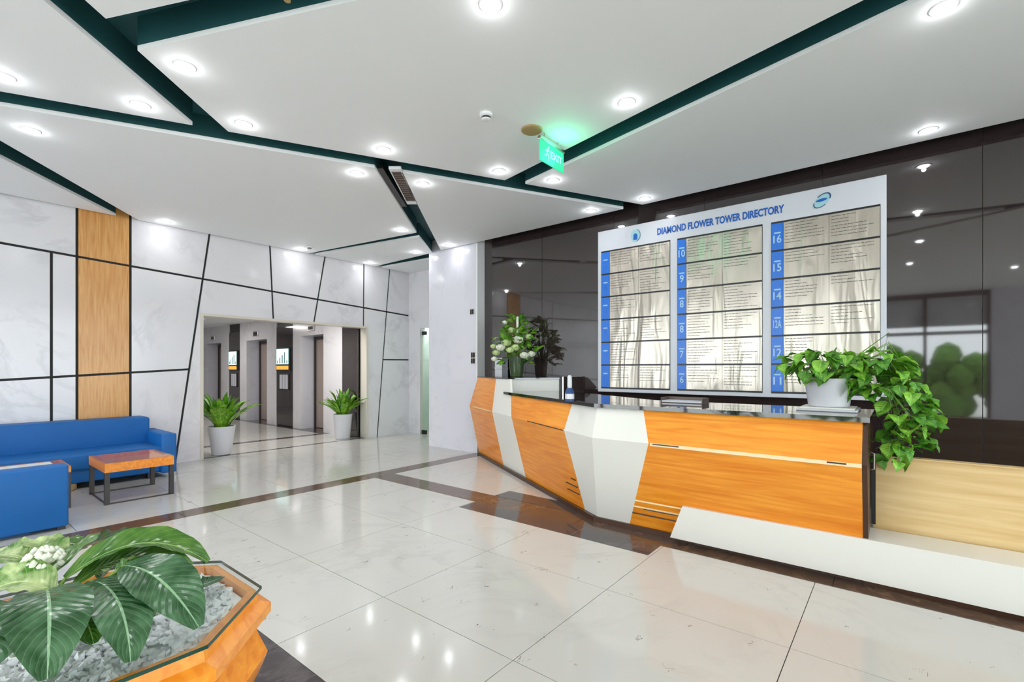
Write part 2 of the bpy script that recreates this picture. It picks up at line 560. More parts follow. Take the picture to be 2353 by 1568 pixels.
# ------------------------------------------------------------------ CEILING
CZ = 3.74
ceiling = structure('ceiling', label='white angular ceiling panels with dark teal recessed channels between')
MB().box(-6.2, 7.9, -7.2, 9.05, 3.98, 4.1).build('recess_slab', 'teal', ceiling)
cz = lambda x, y: on_z(x, y, CZ)[:2]
LN = dict(C1u=[(0, 210), (1417, 460)], C1l=[(0, 243), (1411, 477)], C2l=[(104, 4), (441, 287)], C2r=[(316, 116), (527, 305)],
          C2t=[(195, 0), (243, 43)], C3u=[(243, 43), (436, 0)], C3l=[(316, 116), (800, 5)], C4u=[(0, 323), (304, 498)],
          C4l=[(0, 362), (286, 506)], C5u=[(1159, 415), (1985, 0)], C5l=[(1207, 423), (2115, 0)], C6l=[(860, 385), (957, 535)],
          C6r=[(921, 395), (1011, 572)], C6ll=[(963, 545), (986, 574)], C7u=[(957, 535), (717, 581)], C7l=[(963, 545), (717, 587)],
          C8u=[(986, 583), (872, 610)], C8l=[(986, 596), (880, 615)])
LN = {k: [cz(*p) for p in v] for k, v in LN.items()}
XE, YE = 6.2, 8.9
PANELS = [((150, 150), ['C2l', 'C1u'], XE), ((900, 200), ['C2r', 'C3l', 'C1u', 'C5u'], XE), ((300, 10), ['C2t', 'C3u'], XE),
          ((2000, 200), ['C5l', 'C1u'], XE), ((500, 450), ['C1l', 'C4u', 'C6l', 'C7u'], XE), ((50, 420), ['C4l', 'C1l'], XE),
          ((1100, 480), ['C1l', 'C6r'], XE), ((850, 575), ['C7l', 'C6ll', 'C8u'], 7.2), ((950, 605), ['C8l'], 7.85)]
for ref, lines, xe in PANELS:
    poly = [(-6, -7), (xe, -7), (xe, YE), (-6, YE)]
    if xe > 7.5: poly = [(6.0, 7.15), (xe, 7.15), (xe, YE), (6.0, YE)]
    for l in lines: poly = clip(poly, LN[l][0], LN[l][1], cz(*ref))
    p3 = [(x, y, CZ) for x, y in poly]
    bb = MB(); bb.prism(p3, (0, 0, 0.035), 0)
    bb.prism([(x, y, CZ + 0.035) for x, y in poly], (0, 0, 0.21), 1)
    bb.build('ceiling_panel', ['ceil', 'teal'], ceiling)

# ------------------------------------------------------------------ LEFT WALL (lift wall)
YW = 8.95
wl = structure('wall_left', label='white marble wall in angled panels with black joints and a wooden strip')
PX0, PX1, PZ = 2.93, 6.12, 2.41
bb = MB()
bb.box(-6, PX0, YW + 0.02, YW + 0.2, 0, 4.0); bb.box(PX1, 7.3, YW + 0.02, YW + 0.2, 0, 4.0); bb.box(PX0, PX1, YW + 0.02, YW + 0.2, PZ, 4.0)
bb.build('wall_backing', 'void', wl)
def h1(x): return 3.153 - 0.0557 * x
def h2(x): return 1.311 + 0.066 * x
H1 = ((-6, h1(-6)), (8, h1(8))); H2 = ((-6, h2(-6)), (8, h2(8)))
H3 = ((6, 1.70), (8, 1.72)); TOP = ((-6, 3.9), (8, 3.9)); BOT = ((-6, 0.0), (8, 0.0))
V0 = ((-0.35, 0), (-0.35, 4)); V1 = ((1.14, 0), (1.14, 4)); V2 = ((1.40, 0), (1.40, 4)); V3 = ((2.0, 0), (2.0, 4))
V4a = ((2.765, 1.493), (3.05, 3.68)); V5 = ((4.05, 3.7), (4.11, 2.43)); V6 = ((5.12, 3.69), (4.90, 2.43))
V7 = ((6.03, 3.7), (6.02, 2.43)); V8 = ((6.37, 0), (6.70, 3.72))
PL = ((PX0, 0), (PX0, 4)); PR = ((PX1, 0), (PX1, 4)); PT = ((0, PZ), (8, PZ)); E = ((7.25, 0), (7.25, 4)); W0 = ((-6, 0), (-6, 4))
JW = 0.016
def wpanel(ref, lines, mat='marble', thick=0.02, flush=()):
    poly = [(-6.0, 0.0), (7.25, 0.0), (7.25, 3.9), (-6.0, 3.9)]
    for l in lines: poly = clip(poly, l[0], l[1], ref, JW if l not in flush else 0)
    if len(poly) < 3: return
    MB().prism([(x, YW, z) for x, z in poly], (0, thick, 0)).build('wood_panel' if mat == 'panelwood' else 'marble_panel', mat, wl)
for ref, ls in [((-1, 3.4), [H1, V0]), ((0.5, 3.4), [V0, H1, V2]), ((-1, 2), [H1, H2, V0]), ((-1, 0.5), [H2, V0]),
                ((0.5, 2), [V0, H1, H2, V1]), ((0.5, 0.5), [V0, H2, V1]), ((1.3, 2), [V1, V2, H1, H2]), ((1.3, 0.5), [V1, V2, H2])]:
    wpanel(ref, ls)
for ref, ls in [((1.7, 3.4), [V2, V3, H1]), ((1.7, 2), [V2, V3, H1, H2]), ((1.7, 0.5), [V2, V3, H2])]:
    wpanel(ref, ls, 'panelwood')
for ref, ls, fl in [((2.4, 3.4), [V3, H1, V4a], ()), ((2.4, 2), [V3, V4a, H1, H2], ()), ((2.3, 0.5), [V3, V4a, H2], ()),
                    ((3.6, 3.4), [V4a, V5, H1], ()), ((2.9, 1.0), [V4a, H1, PL], (PL,)), ((3.6, 2.6), [V5, H1, PT, PL, V4a], (PT, PL)),
                    ((4.5, 3.4), [V5, V6, H1], ()), ((4.5, 2.6), [V5, V6, H1, PT], (PT,)), ((5.5, 3.4), [V6, V7, H1], ()),
                    ((5.5, 2.6), [V6, V7, H1, PT], (PT,)), ((6.3, 3.4), [V7, V8, H1], ()), ((6.3, 2.6), [V7, V8, H1, PR], (PR,)),
                    ((6.07, 2.6), [V7, H1, PR, PT], (PR, PT)),
                    ((7.0, 3.4), [V8, H1], ()), ((7.0, 2.3), [V8, H1, H3], ()), ((7.0, 0.5), [V8, H3], ())]:
    wpanel(ref, ls, flush=fl)
# portal frame
bb = MB(); bb.box(PX0 - 0.012, PX0 + 0.035, YW - 0.015, YW + 0.22, 0, PZ + 0.012); bb.box(PX1 - 0.035, PX1 + 0.012, YW - 0.015, YW + 0.22, 0, PZ + 0.012)
bb.box(PX0 + 0.035, PX1 - 0.035, YW - 0.015, YW + 0.22, PZ - 0.03, PZ + 0.012)
tag(bb.build('trim_1', 'frame'), kind='structure', label='champagne frame around the opening to the lift hall')

# ------------------------------------------------------------------ column and end wall with a glass door
bb = MB(); bb.box(6.25, 6.6, 5.86, 7.11, 0, 4.0)
tag(bb.build('column', 'marble2'), kind='structure', label='wide pale marble column between lift wall and dark glass wall')
bb = MB(); bb.box(6.251, 6.44, 5.825, 5.86, 0, 4.0)
tag(bb.build('trim_2', 'ring'), kind='structure', label='white edge strip where column meets dark glass')
we = structure('wall_end', label='marble side wall with an opening for a glass door')
DX0, DY1, DZ = 7.25, 8.56, 2.43
bb = MB(); bb.box(7.25, 7.4, DY1, 9.1, 0, 4.0); bb.box(7.25, 7.4, 7.11, DY1, DZ, 4.0)
bb.build('marble_panel', 'marble', we)
bb = MB(); bb.box(6.6, 7.9, 7.0, 7.11, 0, 4.0); bb.box(7.85, 8.0, 7.0, 9.1, 0, 4.0); bb.box(7.4, 7.9, 8.9, 9.1, 0, 4.0)
bb.build('plain_wall', 'marble', we)
gd = structure('door_1', (7.3, 8.5, 0), 'frameless pale green glass door beside the marble column')
MB().box(7.30, 7.312, 7.3, 8.54, 0.06, 2.40).build('glass_leaf', 'greenglass', gd)
bb = MB(); bb.bbox(7.285, 7.327, 8.4, 8.54, 2.28, 2.36, 0.006); bb.build('patch_fitting', 'black', gd)
bb = MB(); bb.bbox(7.28, 7.332, 8.4, 8.54, 0.0, 0.09, 0.006); bb.build('patch_fitting', 'black', gd)
bb = MB(); bb.box(7.296, 7.316, 8.535, 8.545, 0.05, 2.4); bb.build('glass_edge', 'frame', gd)

t = thing('ceiling_light', (7.6, 8.0, 3.6), 'ceiling light in the passage behind the green glass door', 'lamp')
MB().box(7.48, 7.72, 7.6, 8.4, 3.57, 3.6).build('lamp_frame', 'ring', t)
MB().box(7.5, 7.7, 7.62, 8.38, 3.565, 3.5695).build('diffuser', P('passage diffuser', (1, 1, 1, 1), 0.5, emit=(1, 0.99, 0.95, 1), es=3.0), t)
ld = bpy.data.lights.new('passage_light', 'AREA'); ld.shape = 'RECTANGLE'; ld.size = 0.2; ld.size_y = 0.76; ld.energy = 14  # added lamp out of view, brightens the wall behind the green glass
lo = bpy.data.objects.new('passage_light', ld); COL.objects.link(lo); lo.parent = t; lo.location = (0, 0, -0.05)
# ------------------------------------------------------------------ RIGHT WALL of dark glass
XW = 6.45
wr = structure('wall_right', label='glossy dark brown glass wall behind the reception counter')
MB().box(XW + 0.02, XW + 0.2, -7, 5.83, 0, 4.0).build('wall_backing', 'joint', wr)
yy = 5.86
while yy > -7:
    y1 = yy - 1.3
    MB().box(XW, XW + 0.018, max(y1, -7) + 0.003, min(yy, 5.83) - 0.003, 0, 3.98).build('glass_panel', 'blackglass', wr)
    yy = y1

# ------------------------------------------------------------------ lift hall
lh = structure('wall_lift_hall', label='marble walls of the lift hall seen through the opening')
LIFTS = [(10.54, 11.62), (13.45, 14.75), (16.6, 17.85)]
LX, LZ = 6.0, 2.32
def lw(y0, y1, z0=0, z1=2.85, mat='marble'):
    MB().box(LX, LX + 0.06, y0, y1, z0, z1).build('marble_panel', mat, lh)
prev = 9.15
segs = [(9.75, 10.54), (11.62, 12.0), (12.9, 13.45), (14.75, 15.2), (16.0, 16.6), (17.85, 18.5)]
for a0, a1 in segs: lw(a0, a1)
for a0, a1 in LIFTS:
    lw(a0, a1, LZ)
    bb = MB(); bb.box(LX + 0.06, LX + 0.42, a1, a1 + 0.05, 0, LZ); bb.box(LX + 0.06, LX + 0.42, a0 - 0.05, a0, 0, LZ)
    bb.box(LX + 0.06, LX + 0.42, a0, a1, LZ, LZ + 0.05); bb.build('reveal', 'marble2', lh)
bb = MB(); bb.box(2.78, 2.93, 9.15, 18.6, 0, 2.85); bb.box(2.78, 6.6, 18.5, 18.65, 0, 2.85); bb.build('plain_wall', 'marble', lh)
MB().box(2.78, 6.6, 9.15, 18.6, 2.85, 2.95).build('hall_ceiling', 'ceil', lh)
MB().box(6.42, 6.6, 9.15, 18.6, 0, 2.85).build('shaft_wall', 'void', lh)
for a0, a1 in [(9.17, 9.75), (12.0, 12.9), (15.2, 16.0)]:
    MB().box(LX + 0.005, LX + 0.03, a0, a1, 0.02, 2.6).build('mirror_panel', 'darkmirror', lh)
    MB().box(LX + 0.03, LX + 0.06, a0, a1, 0.0, 2.85).build('panel_backing', 'black', lh)
NM = ['nearest elevator with steel door, right of the lift hall opening', 'middle elevator of three in the lift hall', 'farthest elevator of three, at left edge of the lift hall opening']
for (a0, a1), lb in zip(LIFTS, NM):
    t = thing('elevator', (LX + 0.38, (a0 + a1) / 2, 0), lb, 'elevator', 'elevators in the lift hall')
    m_ = (a0 + a1) / 2
    MB().box(LX + 0.38, LX + 0.40, a0 + 0.02, m_ - 0.002, 0.01, LZ - 0.08).build('door_leaf', 'steel', t)
    MB().box(LX + 0.38, LX + 0.40, m_ + 0.002, a1 - 0.02, 0.01, LZ - 0.08).build('door_leaf', 'steel', t)
    bb = MB(); bb.box(LX + 0.35, LX + 0.415, a1 - 0.06, a1 - 0.001, 0.005, LZ - 0.001); bb.box(LX + 0.35, LX + 0.415, a0 + 0.001, a0 + 0.06, 0.005, LZ - 0.001)
    bb.box(LX + 0.35, LX + 0.415, a0 + 0.06, a1 - 0.06, LZ - 0.08, LZ - 0.001); bb.build('door_frame', 'iron', t)
    i_ = MB(); i_.bbox(LX - 0.03, LX, m_ - 0.15, m_ + 0.15, 2.42, 2.56, 0.008); io = i_.build('floor_indicator', 'silver', t)
    MB().box(LX - 0.034, LX - 0.0305, m_ - 0.1, m_ + 0.1, 2.45, 2.53).build('display', 'black', io)
# reflections in the two mirror panels, modelled as glowing panels and framed sheets
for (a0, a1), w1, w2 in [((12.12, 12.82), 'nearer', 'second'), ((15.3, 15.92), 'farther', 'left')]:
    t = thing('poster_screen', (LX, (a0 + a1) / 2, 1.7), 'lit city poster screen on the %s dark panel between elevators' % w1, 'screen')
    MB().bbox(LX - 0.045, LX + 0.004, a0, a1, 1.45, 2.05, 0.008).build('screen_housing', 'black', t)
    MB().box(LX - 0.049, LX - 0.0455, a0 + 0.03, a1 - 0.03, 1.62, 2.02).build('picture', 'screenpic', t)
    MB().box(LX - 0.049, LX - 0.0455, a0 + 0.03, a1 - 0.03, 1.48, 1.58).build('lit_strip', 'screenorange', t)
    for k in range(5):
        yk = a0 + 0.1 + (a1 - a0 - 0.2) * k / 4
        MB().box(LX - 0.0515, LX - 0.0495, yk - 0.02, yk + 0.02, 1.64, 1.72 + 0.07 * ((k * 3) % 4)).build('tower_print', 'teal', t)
    t = thing('notice_frame', (LX, (a0 + a1) / 2, 1.1), 'framed white notices below the lit screen on the %s dark panel' % w1, 'notice')  # mirrored notices modelled as a solid frame on the panel
    MB().bbox(LX - 0.025, LX + 0.004, a0 + 0.08, a1 - 0.1, 0.95, 1.38, 0.006).build('frame', 'iron', t)
    for k in range(3):
        wd = (a1 - a0 - 0.24) / 3
        MB().box(LX - 0.029, LX - 0.0255, a0 + 0.1 + k * wd, a0 + 0.1 + (k + 1) * wd - 0.025, 0.98, 1.35).build('paper', 'board', t)
# two ceiling panels added out of view to light the lift hall
for k, yc in enumerate((9.62, 14.6)):
    t = thing('ceiling_light', (4.5, yc, 2.85), 'square ceiling light in the lift hall, %s one' % ('nearer', 'farther')[k], 'lamp')
    MB().box(4.2, 4.8, yc - 0.3, yc + 0.3, 2.82, 2.849).build('lamp_frame', 'ring', t)
    MB().box(4.23, 4.77, yc - 0.27, yc + 0.27, 2.815, 2.8195).build('diffuser', P('hall diffuser', (1, 1, 1, 1), 0.5, emit=(1, 0.97, 0.93, 1), es=1.0), t)
    ld = bpy.data.lights.new('hall_light', 'AREA'); ld.shape = 'SQUARE'; ld.size = 0.6; ld.energy = (24, 13)[k]; ld.color = (1, 0.96, 0.92)
    lo = bpy.data.objects.new('hall_light', ld); COL.objects.link(lo); lo.parent = t; lo.location = (0, 0, -0.05)

# ------------------------------------------------------------------ room behind the camera: glazed fronts
def glazing(name, along, fixed, a0, a1, n, label):
    t = structure(name, label=label)
    st = (a1 - a0) / n
    bb = MB()
    for k in range(n + 1):
        c = a0 + st * k
        if along == 'y': bb.box(fixed - 0.05, fixed + 0.05, c - 0.04, c + 0.04, 0, 3.98)
        else: bb.box(c - 0.04, c + 0.04, fixed - 0.05, fixed + 0.05, 0, 3.98)
    for z0, z1 in ((0, 0.12), (2.5, 2.6), (3.6, 3.98)):
        if along == 'y': bb.box(fixed - 0.045, fixed + 0.045, a0, a1, z0, z1)
        else: bb.box(a0, a1, fixed - 0.045, fixed + 0.045, z0, z1)
    bb.build('window_frame', 'iron', t)
    for k in range(n):
        c0, c1 = a0 + st * k + 0.04, a0 + st * (k + 1) - 0.04
        for z0, z1 in ((0.12, 2.5), (2.6, 3.6)):
            g = MB()
            if along == 'y': g.box(fixed - 0.006, fixed + 0.006, c0, c1, z0, z1)
            else: g.box(c0, c1, fixed - 0.006, fixed + 0.006, z0, z1)
            g.build('pane', 'glass', t)
glazing('window_1', 'y', -6.0, -2.0, 8.9, 8, 'glazed entrance front behind the camera')
sb = MB(); sb.box(-6.15, -5.95, -7, -2.04, 0, 3.98)
tag(sb.build('wall_back', 'marble2'), kind='structure', label='pale wall beside the entrance glazing')
tag(MB().box(-6.15, -6.06, -2.04, 0.4, 2.75, 3.98).build('trim_3', 'marble2'), kind='structure', label='solid band above the entrance glazing')
glazing('window_2', 'x', -7.0, -6.0, 6.4, 7, 'glazed street front right of the camera')
tag(MB().box(-30, 20, -30, 30, -0.4, -0.2).build('ground', 'ground'), kind='structure')
hd = MB(); hr = random.Random(9)
for k in range(90):
    hd.lathe([(0.02, -0.45), (0.3, -0.3), (0.42, 0), (0.3, 0.3), (0.02, 0.45)], c=(hr.uniform(-9.8, -9), hr.uniform(-6, 2), hr.uniform(0.2, 2.2)), n=7)
tag(hd.build('hedge', 'hedge'), 'long clipped green hedge outside the entrance glazing', 'hedge')

# ------------------------------------------------------------------ RECEPTION COUNTER
RZ, TZ, TT = 0.86, 1.14, 1.35
Bb = Vector((4.2, 2.32)); u = Vector((0.5005, 0.8657)); nn = Vector((-0.8657, 0.5005))
YEND = 0.185
def wing(s, off): return Bb + u * s + nn * off
LV = {  # level: (z, end point, corner point, wing end point)
    'base': (0.05, Vector((4.17, YEND)), Vector((4.19, 2.30)), wing(3.9, 0.0)),
    'ridge': (RZ, Vector((3.93, YEND)), Vector((3.93, 2.21)), wing(3.9, 0.17)),
    'top': (TZ, Vector((4.05, YEND)), Vector((4.05, 2.22)), wing(3.9, 0.08)),
    'tier': (TT, None, wing(0, 0.02), wing(3.9, 0.02))}
def at_px(level, px):
    z, e, c, wv = LV[level]
    a, bq = wall_dir(px)
    ray = Vector((a, bq))
    def inter(p, q):
        d = q - p
        den = ray.x * d.y - ray.y * d.x
        t = (p.x * d.y - p.y * d.x) / den
        s = (p.x * ray.y - p.y * ray.x) / den
        return s, ray * t
    if e is not None:
        s, pt = inter(e, c)
        if s <= 1.0: return s, pt
    s, pt = inter(c, wv)
    return 1 + s, pt
def row(level, pl, pr):
    """points of a level between two pixel columns, left to right"""
    z, e, c, wv = LV[level]
    out = []
    sl, A = (1 + 1, wv) if pl is None else at_px(level, pl)
    sr, B_ = (0, e) if pr is None else at_px(level, pr)
    out.append(A)
    if sr < 1 < sl and e is not None: out.append(c)
    out.append(B_)
    return [Vector((p.x, p.y, z)) for p in out]
def facet(bb, lo, hi, inward=0.03):
    if len(lo) == 2 and len(hi) == 3: lo = [lo[0], (lo[0] + lo[1]) / 2, lo[1]]
    if len(hi) == 2 and len(lo) == 3: hi = [hi[0], (hi[0] + hi[1]) / 2, hi[1]]
    for i in range(len(lo) - 1):
        q = [lo[i], lo[i + 1], hi[i + 1], hi[i]]
        d = (lo[i + 1] - lo[i])
        inn = Vector((-d.y, d.x, 0)).normalized()
        if inn.x < 0: inn = -inn
        bb.prism(q, inn * inward)
rc = thing('reception_counter', (4.6, 2.3, 0), 'faceted orange wood and white reception counter with black top', 'counter')
SEG = [('wood_facet', 'orangewing', (None, 1157), (None, 1131), None, (None, 1140)),
       ('white_facet', 'white', (1157, 1208), (1131, 1175), None, (1140, 1172)),
       ('wood_facet', 'orangewing', (1208, 1344), (1175, 1296), (1172, 1315), None),
       ('white_facet', 'white', (1344, 1447), (1296, 1490), (1315, 1478), None),
       ('wood_facet', 'orange', (1447, None), (1490, None), (1478, None), None)]
S_T = 2.384
for nm, mt, pb, pr_, pt, ptt in SEG:
    bb = MB()
    facet(bb, row('base', *pb), row('ridge', *pr_))
    if pt: facet(bb, row('ridge', *pr_), row('top', *pt))
    else: facet(bb, row('ridge', *pr_), row('tier', *ptt))
    bb.build(nm, mt, rc)
# inner body of the counter
def poly3(pts, z): return [(p.x, p.y, z) for p in pts]
def clipx(pts, X): return [Vector(p) for p in clip([(p.x, p.y) for p in pts], (X, -9), (X, 9), (0, 0))]
DEP = 0.78
core = [Vector((4.22, YEND + 0.02)), Vector((4.23, 2.32)), wing(3.85, -0.05), wing(3.85, -DEP), Vector((4.82, 2.05)), Vector((4.82, YEND + 0.02))]
core = clipx(core, 6.40)
MB().prism(poly3(core, 0.0), (0, 0, TZ - 0.04)).build('counter_body', 'skirt', rc)
# countertop of black polished stone
top = [Vector((4.02, YEND - 0.04)), Vector((4.02, 2.24)), wing(S_T, 0.10), wing(S_T, -0.85), Vector((4.87, 1.98)), Vector((4.87, YEND - 0.04))]
bb = MB(); bb.prism(poly3(top, TZ - 0.005), (0, 0, 0.035)); bb.build('countertop', 'counter', rc)
TZT = TZ + 0.03
# raised tier at the left end
tier = clipx([wing(S_T, 0.0), wing(3.88, 0.0), wing(3.88, -0.82), wing(S_T, -0.82)], 6.40)
bb = MB(); bb.prism(poly3(tier, TZ - 0.05), (0, 0, TT - TZ + 0.05)); bb.build('raised_tier', 'white', rc)
tt = clipx([wing(S_T - 0.015, 0.03), wing(3.9, 0.03), wing(3.9, -0.84), wing(S_T - 0.015, -0.84)], 6.42)
bb = MB(); bb.prism(poly3(tt, TT), (0, 0, 0.018)); bb.build('tier_top', 'counter', rc)
bb = MB(); e0, e1 = wing(S_T - 0.02, -0.80), wing(S_T - 0.02, -0.84); e2, e3 = wing(S_T + 0.02, -0.84), wing(S_T + 0.02, -0.80)
bb.prism(poly3([e0, e1, e2, e3], TZT), (0, 0, TT - TZT + 0.018)); bb.build('edge_trim', 'black', rc)
bb = MB(); e0, e1 = wing(S_T - 0.015, -0.845), wing(S_T - 0.015, -0.865); e2, e3 = wing(S_T + 0.02, -0.865), wing(S_T + 0.02, -0.845)
bb.prism(poly3([e0, e1, e2, e3], TZT), (0, 0, TT - TZT + 0.03)); bb.build('edge_trim', 'silver', rc)
# joint line along the ridge, cream on the front wing
def strip(bb, p, q, r=0.006, h=0.012):
    p, q = Vector(p), Vector(q)
    d = (q - p).normalized(); out = Vector((d.y, -d.x, 0)).normalized()
    if out.x > 0: out = -out
    up = Vector((0, 0, 1))
    bb.prism([p + up * h, q + up * h, q - up * h, p - up * h], out * r)
def rp(level, px, dz=0):
    z = LV[level][0]; p = at_px(level, px)[1]; return Vector((p.x, p.y, z + dz))
def lerp_face(px_b, px_r, t, extra=0.002):   # point on the lower face, t from base to ridge
    a, c = rp('base', px_b), rp('ridge', px_r)
    v = a.lerp(c, t); return v + Vector((-extra, 0, 0))
bb = MB(); strip(bb, rp('ridge', 1494, -0.006), Vector((3.93, YEND, RZ - 0.006)), 0.006, 0.013); bb.build('ridge_inlay', 'cream', rc)
for a, c, dx in ((1500, 1560, -0.005), (1900, 1945, -0.005), (1212, 1293, 0)):
    bb = MB(); strip(bb, rp('ridge', a, -0.002) + Vector((dx, 0, 0)), rp('ridge', c, -0.002) + Vector((dx, 0, 0)), 0.004, 0.005)
    bb.build('groove', 'skirt', rc)
bb = MB(); strip(bb, rp('ridge', 1086, 0), rp('ridge', 1128, 0), 0.004, 0.006); bb.build('ridge_inlay', 'cream', rc)
for t, px0 in ((0.36, 1318), (0.27, 1304), (0.18, 1306)):
    t2 = t
    a = lerp_face(px0 - 0, px0 - 48 * t, t2); c = lerp_face(1341, 1341 - 48 * 1.0, t2)
    bb = MB(); strip(bb, a, c, 0.004, 0.006)
    bb.build('vent_slot', 'skirt', rc)
for t, mt in ((0.31, 'cream'), (0.235, 'cream'), (0.15, 'skirt')):
    bb = MB()
    a = lerp_face(1447.5, 1489.5, t); X_ = a.x
    strip(bb, a, Vector((X_, 1.35, a.z)), 0.004, 0.006)
    bb.build('inlay_line', mt, rc)
bb = MB(); strip(bb, Vector((4.105, 1.78, 0.235)), Vector((4.105, 1.4, 0.235)), 0.006, 0.004); bb.build('vent_slot', 'skirt', rc)
# skirting
sk = [Vector((4.15, YEND)), Vector((4.165, 2.33)), wing(3.9, 0.03)]
bb = MB(); facet(bb, poly3v := [Vector((p.x, p.y, 0.0)) for p in sk][::-1], [Vector((p.x, p.y, 0.05)) for p in sk][::-1], 0.03); bb.build('skirting', 'skirt', rc)
# brown end panel with handle
bb = MB()
endp = [(3.935, RZ), (4.05, TZ), (4.84, TZ), (4.84, 0.02), (4.17, 0.02)]
bb.prism([(x, YEND, z) for x, z in endp], (0, -0.03, 0)); bb.build('end_panel', 'skirt', rc)
bb = MB(); bb.tube([(4.25, YEND - 0.03, 0.78), (4.25, YEND - 0.055, 0.79), (4.25, YEND - 0.055, 0.90), (4.25, YEND - 0.03, 0.91)], 0.007); bb.build('handle', 'silver', rc, smooth=True)
# low white base block running on past the counter
bb = MB()
pa = [Vector((4.075, 1.53, 0.045)), Vector((4.075, -7, 0.045)), Vector((4.06, -7, 0.335)), Vector((4.06, 1.42, 0.335))]
bb.prism(pa, (0.33, 0, 0))
bb.build('base_block', 'white', rc)
bb = MB(); bb.box(4.12, 4.5, -7, YEND - 0.001, 0.0, 0.044); bb.build('base_skirting', 'skirt', rc)
# pale wooden low screen right of the counter
ld_ = thing('low_desk', (4.45, -2, 0), 'pale wood desk front right of the orange counter', 'desk')
MB().box(4.42, 4.47, -7, 0.135, 0.0, 0.86).build('front_panel', 'pale', ld_)
MB().box(4.40, 4.475, -7, 0.135, 0.86, 0.868).build('top_edge', 'pale', ld_)
MB().box(4.40, 4.42, 0.125, 0.15, 0.36, 0.86).build('edge_strip', 'black', ld_)

# ------------------------------------------------------------------ DIRECTORY BOARD
XD = 6.40
db = thing('directory_board', (XW - 0.03, 1.8, 1.16), 'large white directory board with three columns of floor plates', 'sign')
MB().bbox(XD, XW - 0.001, 0.09, 3.50, 1.16, 3.55, 0.004, 1).build('backboard', 'board', db)
def ypx(px): a, c = wall_dir(px); return (XD - 0.006) / a * c
def text_mesh(s, size, bold=0.0, sx=1.0):
    cu = bpy.data.curves.new('t', 'FONT'); cu.body = s; cu.size = size; cu.align_x = 'CENTER'; cu.align_y = 'CENTER'
    cu.extrude = 0.002; cu.offset = bold; cu.resolution_u = 3
    o = bpy.data.objects.new('t', cu); COL.objects.link(o)
    dg = bpy.context.evaluated_depsgraph_get(); dg.update()
    me = bpy.data.meshes.new_from_object(o.evaluated_get(dg))
    bpy.data.objects.remove(o)
    return me
def text_on_wall(name, s, size, X, y, z, mat, parent, bold=0.0, width=None):
    me = text_mesh(s, size, bold)
    xs = [v.co.x for v in me.vertices]; wdt = max(xs) - min(xs); k = (width / wdt) if width else 1.0
    cx_ = (max(xs) + min(xs)) / 2
    for v in me.vertices:
        x, yy_, zz = v.co
        v.co = (X - zz, y - (x - cx_) * k, z + yy_)
    me.materials.clear(); me.materials.append(M[mat]); me.name = name
    o = bpy.data.objects.new(name, me); COL.objects.link(o); o.parent = parent
    o.location = -world_loc(parent)
    return o
text_on_wall('lettering', 'DIAMOND FLOWER TOWER DIRECTORY', 0.125, XD - 0.003, (ypx(1510) + ypx(1802)) / 2, 3.385, 'bluetext', db, 0.0042, ypx(1510) - ypx(1802))
COLS = [(1382, 1401, 1539, ['5', '4', '3', '2', '1', 'G']), (1557, 1577, 1751, ['10', '9', '8', '8', '7', '6']), (1773, 1800, 2022, ['16', '15', '14', '12A', '12', '11'])]
ZR = [3.236 - 0.336 * k for k in range(7)]
rnd = random.Random(3)
for ci, (a, b_, c, nums) in enumerate(COLS):
    ya, yb_, yc = ypx(a), ypx(b_), ypx(c)
    MB().box(XD - 0.004, XD, yc - 0.005, ya + 0.005, ZR[6] - 0.012, ZR[0] + 0.012).build('column_recess', 'black', db)
    for r in range(6):
        z1, z0 = ZR[r] - 0.011, ZR[r + 1] + 0.011
        bp_ = MB().box(XD - 0.010, XD - 0.0045, yb_ + 0.002, ya, z0, z1).build('floor_plate', 'blueplate', db)
        MB().box(XD - 0.0115, XD - 0.0102, (ya + yb_) / 2 - 0.035, (ya + yb_) / 2 + 0.035, (z0 + z1) / 2 + 0.035, (z0 + z1) / 2 + 0.052).build('caption', 'paleblue', bp_)
        text_on_wall('floor_number', nums[r], 0.13, XD - 0.0125, (ya + yb_) / 2, (z0 + z1) / 2 - 0.035, 'paleblue' if ci else 'blueplate', bp_, 0.002, min(0.085, 0.04 * len(nums[r]) + 0.01))
        pl = MB().box(XD - 0.010, XD - 0.0045, yc, yb_ - 0.003, z0, z1).build('tenant_plate', 'plate', db)
        bb = MB()
        ym = (yb_ + yc) / 2
        bb.box(XD - 0.0112, XD - 0.0102, ym - 0.0015, ym + 0.0015, z0, z1)
        for half in (0, 1):
            y_hi = (yb_ - 0.02) if half == 0 else ym - 0.02
            wmax = (yb_ - yc) / 2 - 0.05
            nl = rnd.choice([0, 3, 6, 7, 8]) if half else rnd.choice([4, 6, 7, 8])
            for k in range(nl):
                zz = z1 - 0.03 - k * 0.036
                ln = wmax * rnd.choice([0.4, 0.55, 0.7, 0.8, 0.95])
                xx = y_hi
                while xx > y_hi - ln:
                    l2 = rnd.uniform(0.02, 0.06)
                    bb.box(XD - 0.0112, XD - 0.0102, max(xx - l2, y_hi - ln), xx, zz, zz + 0.0065)
                    xx -= l2 + 0.008
        o = bb.build('fine_print', 'print', pl); o['kind'] = 'stuff'
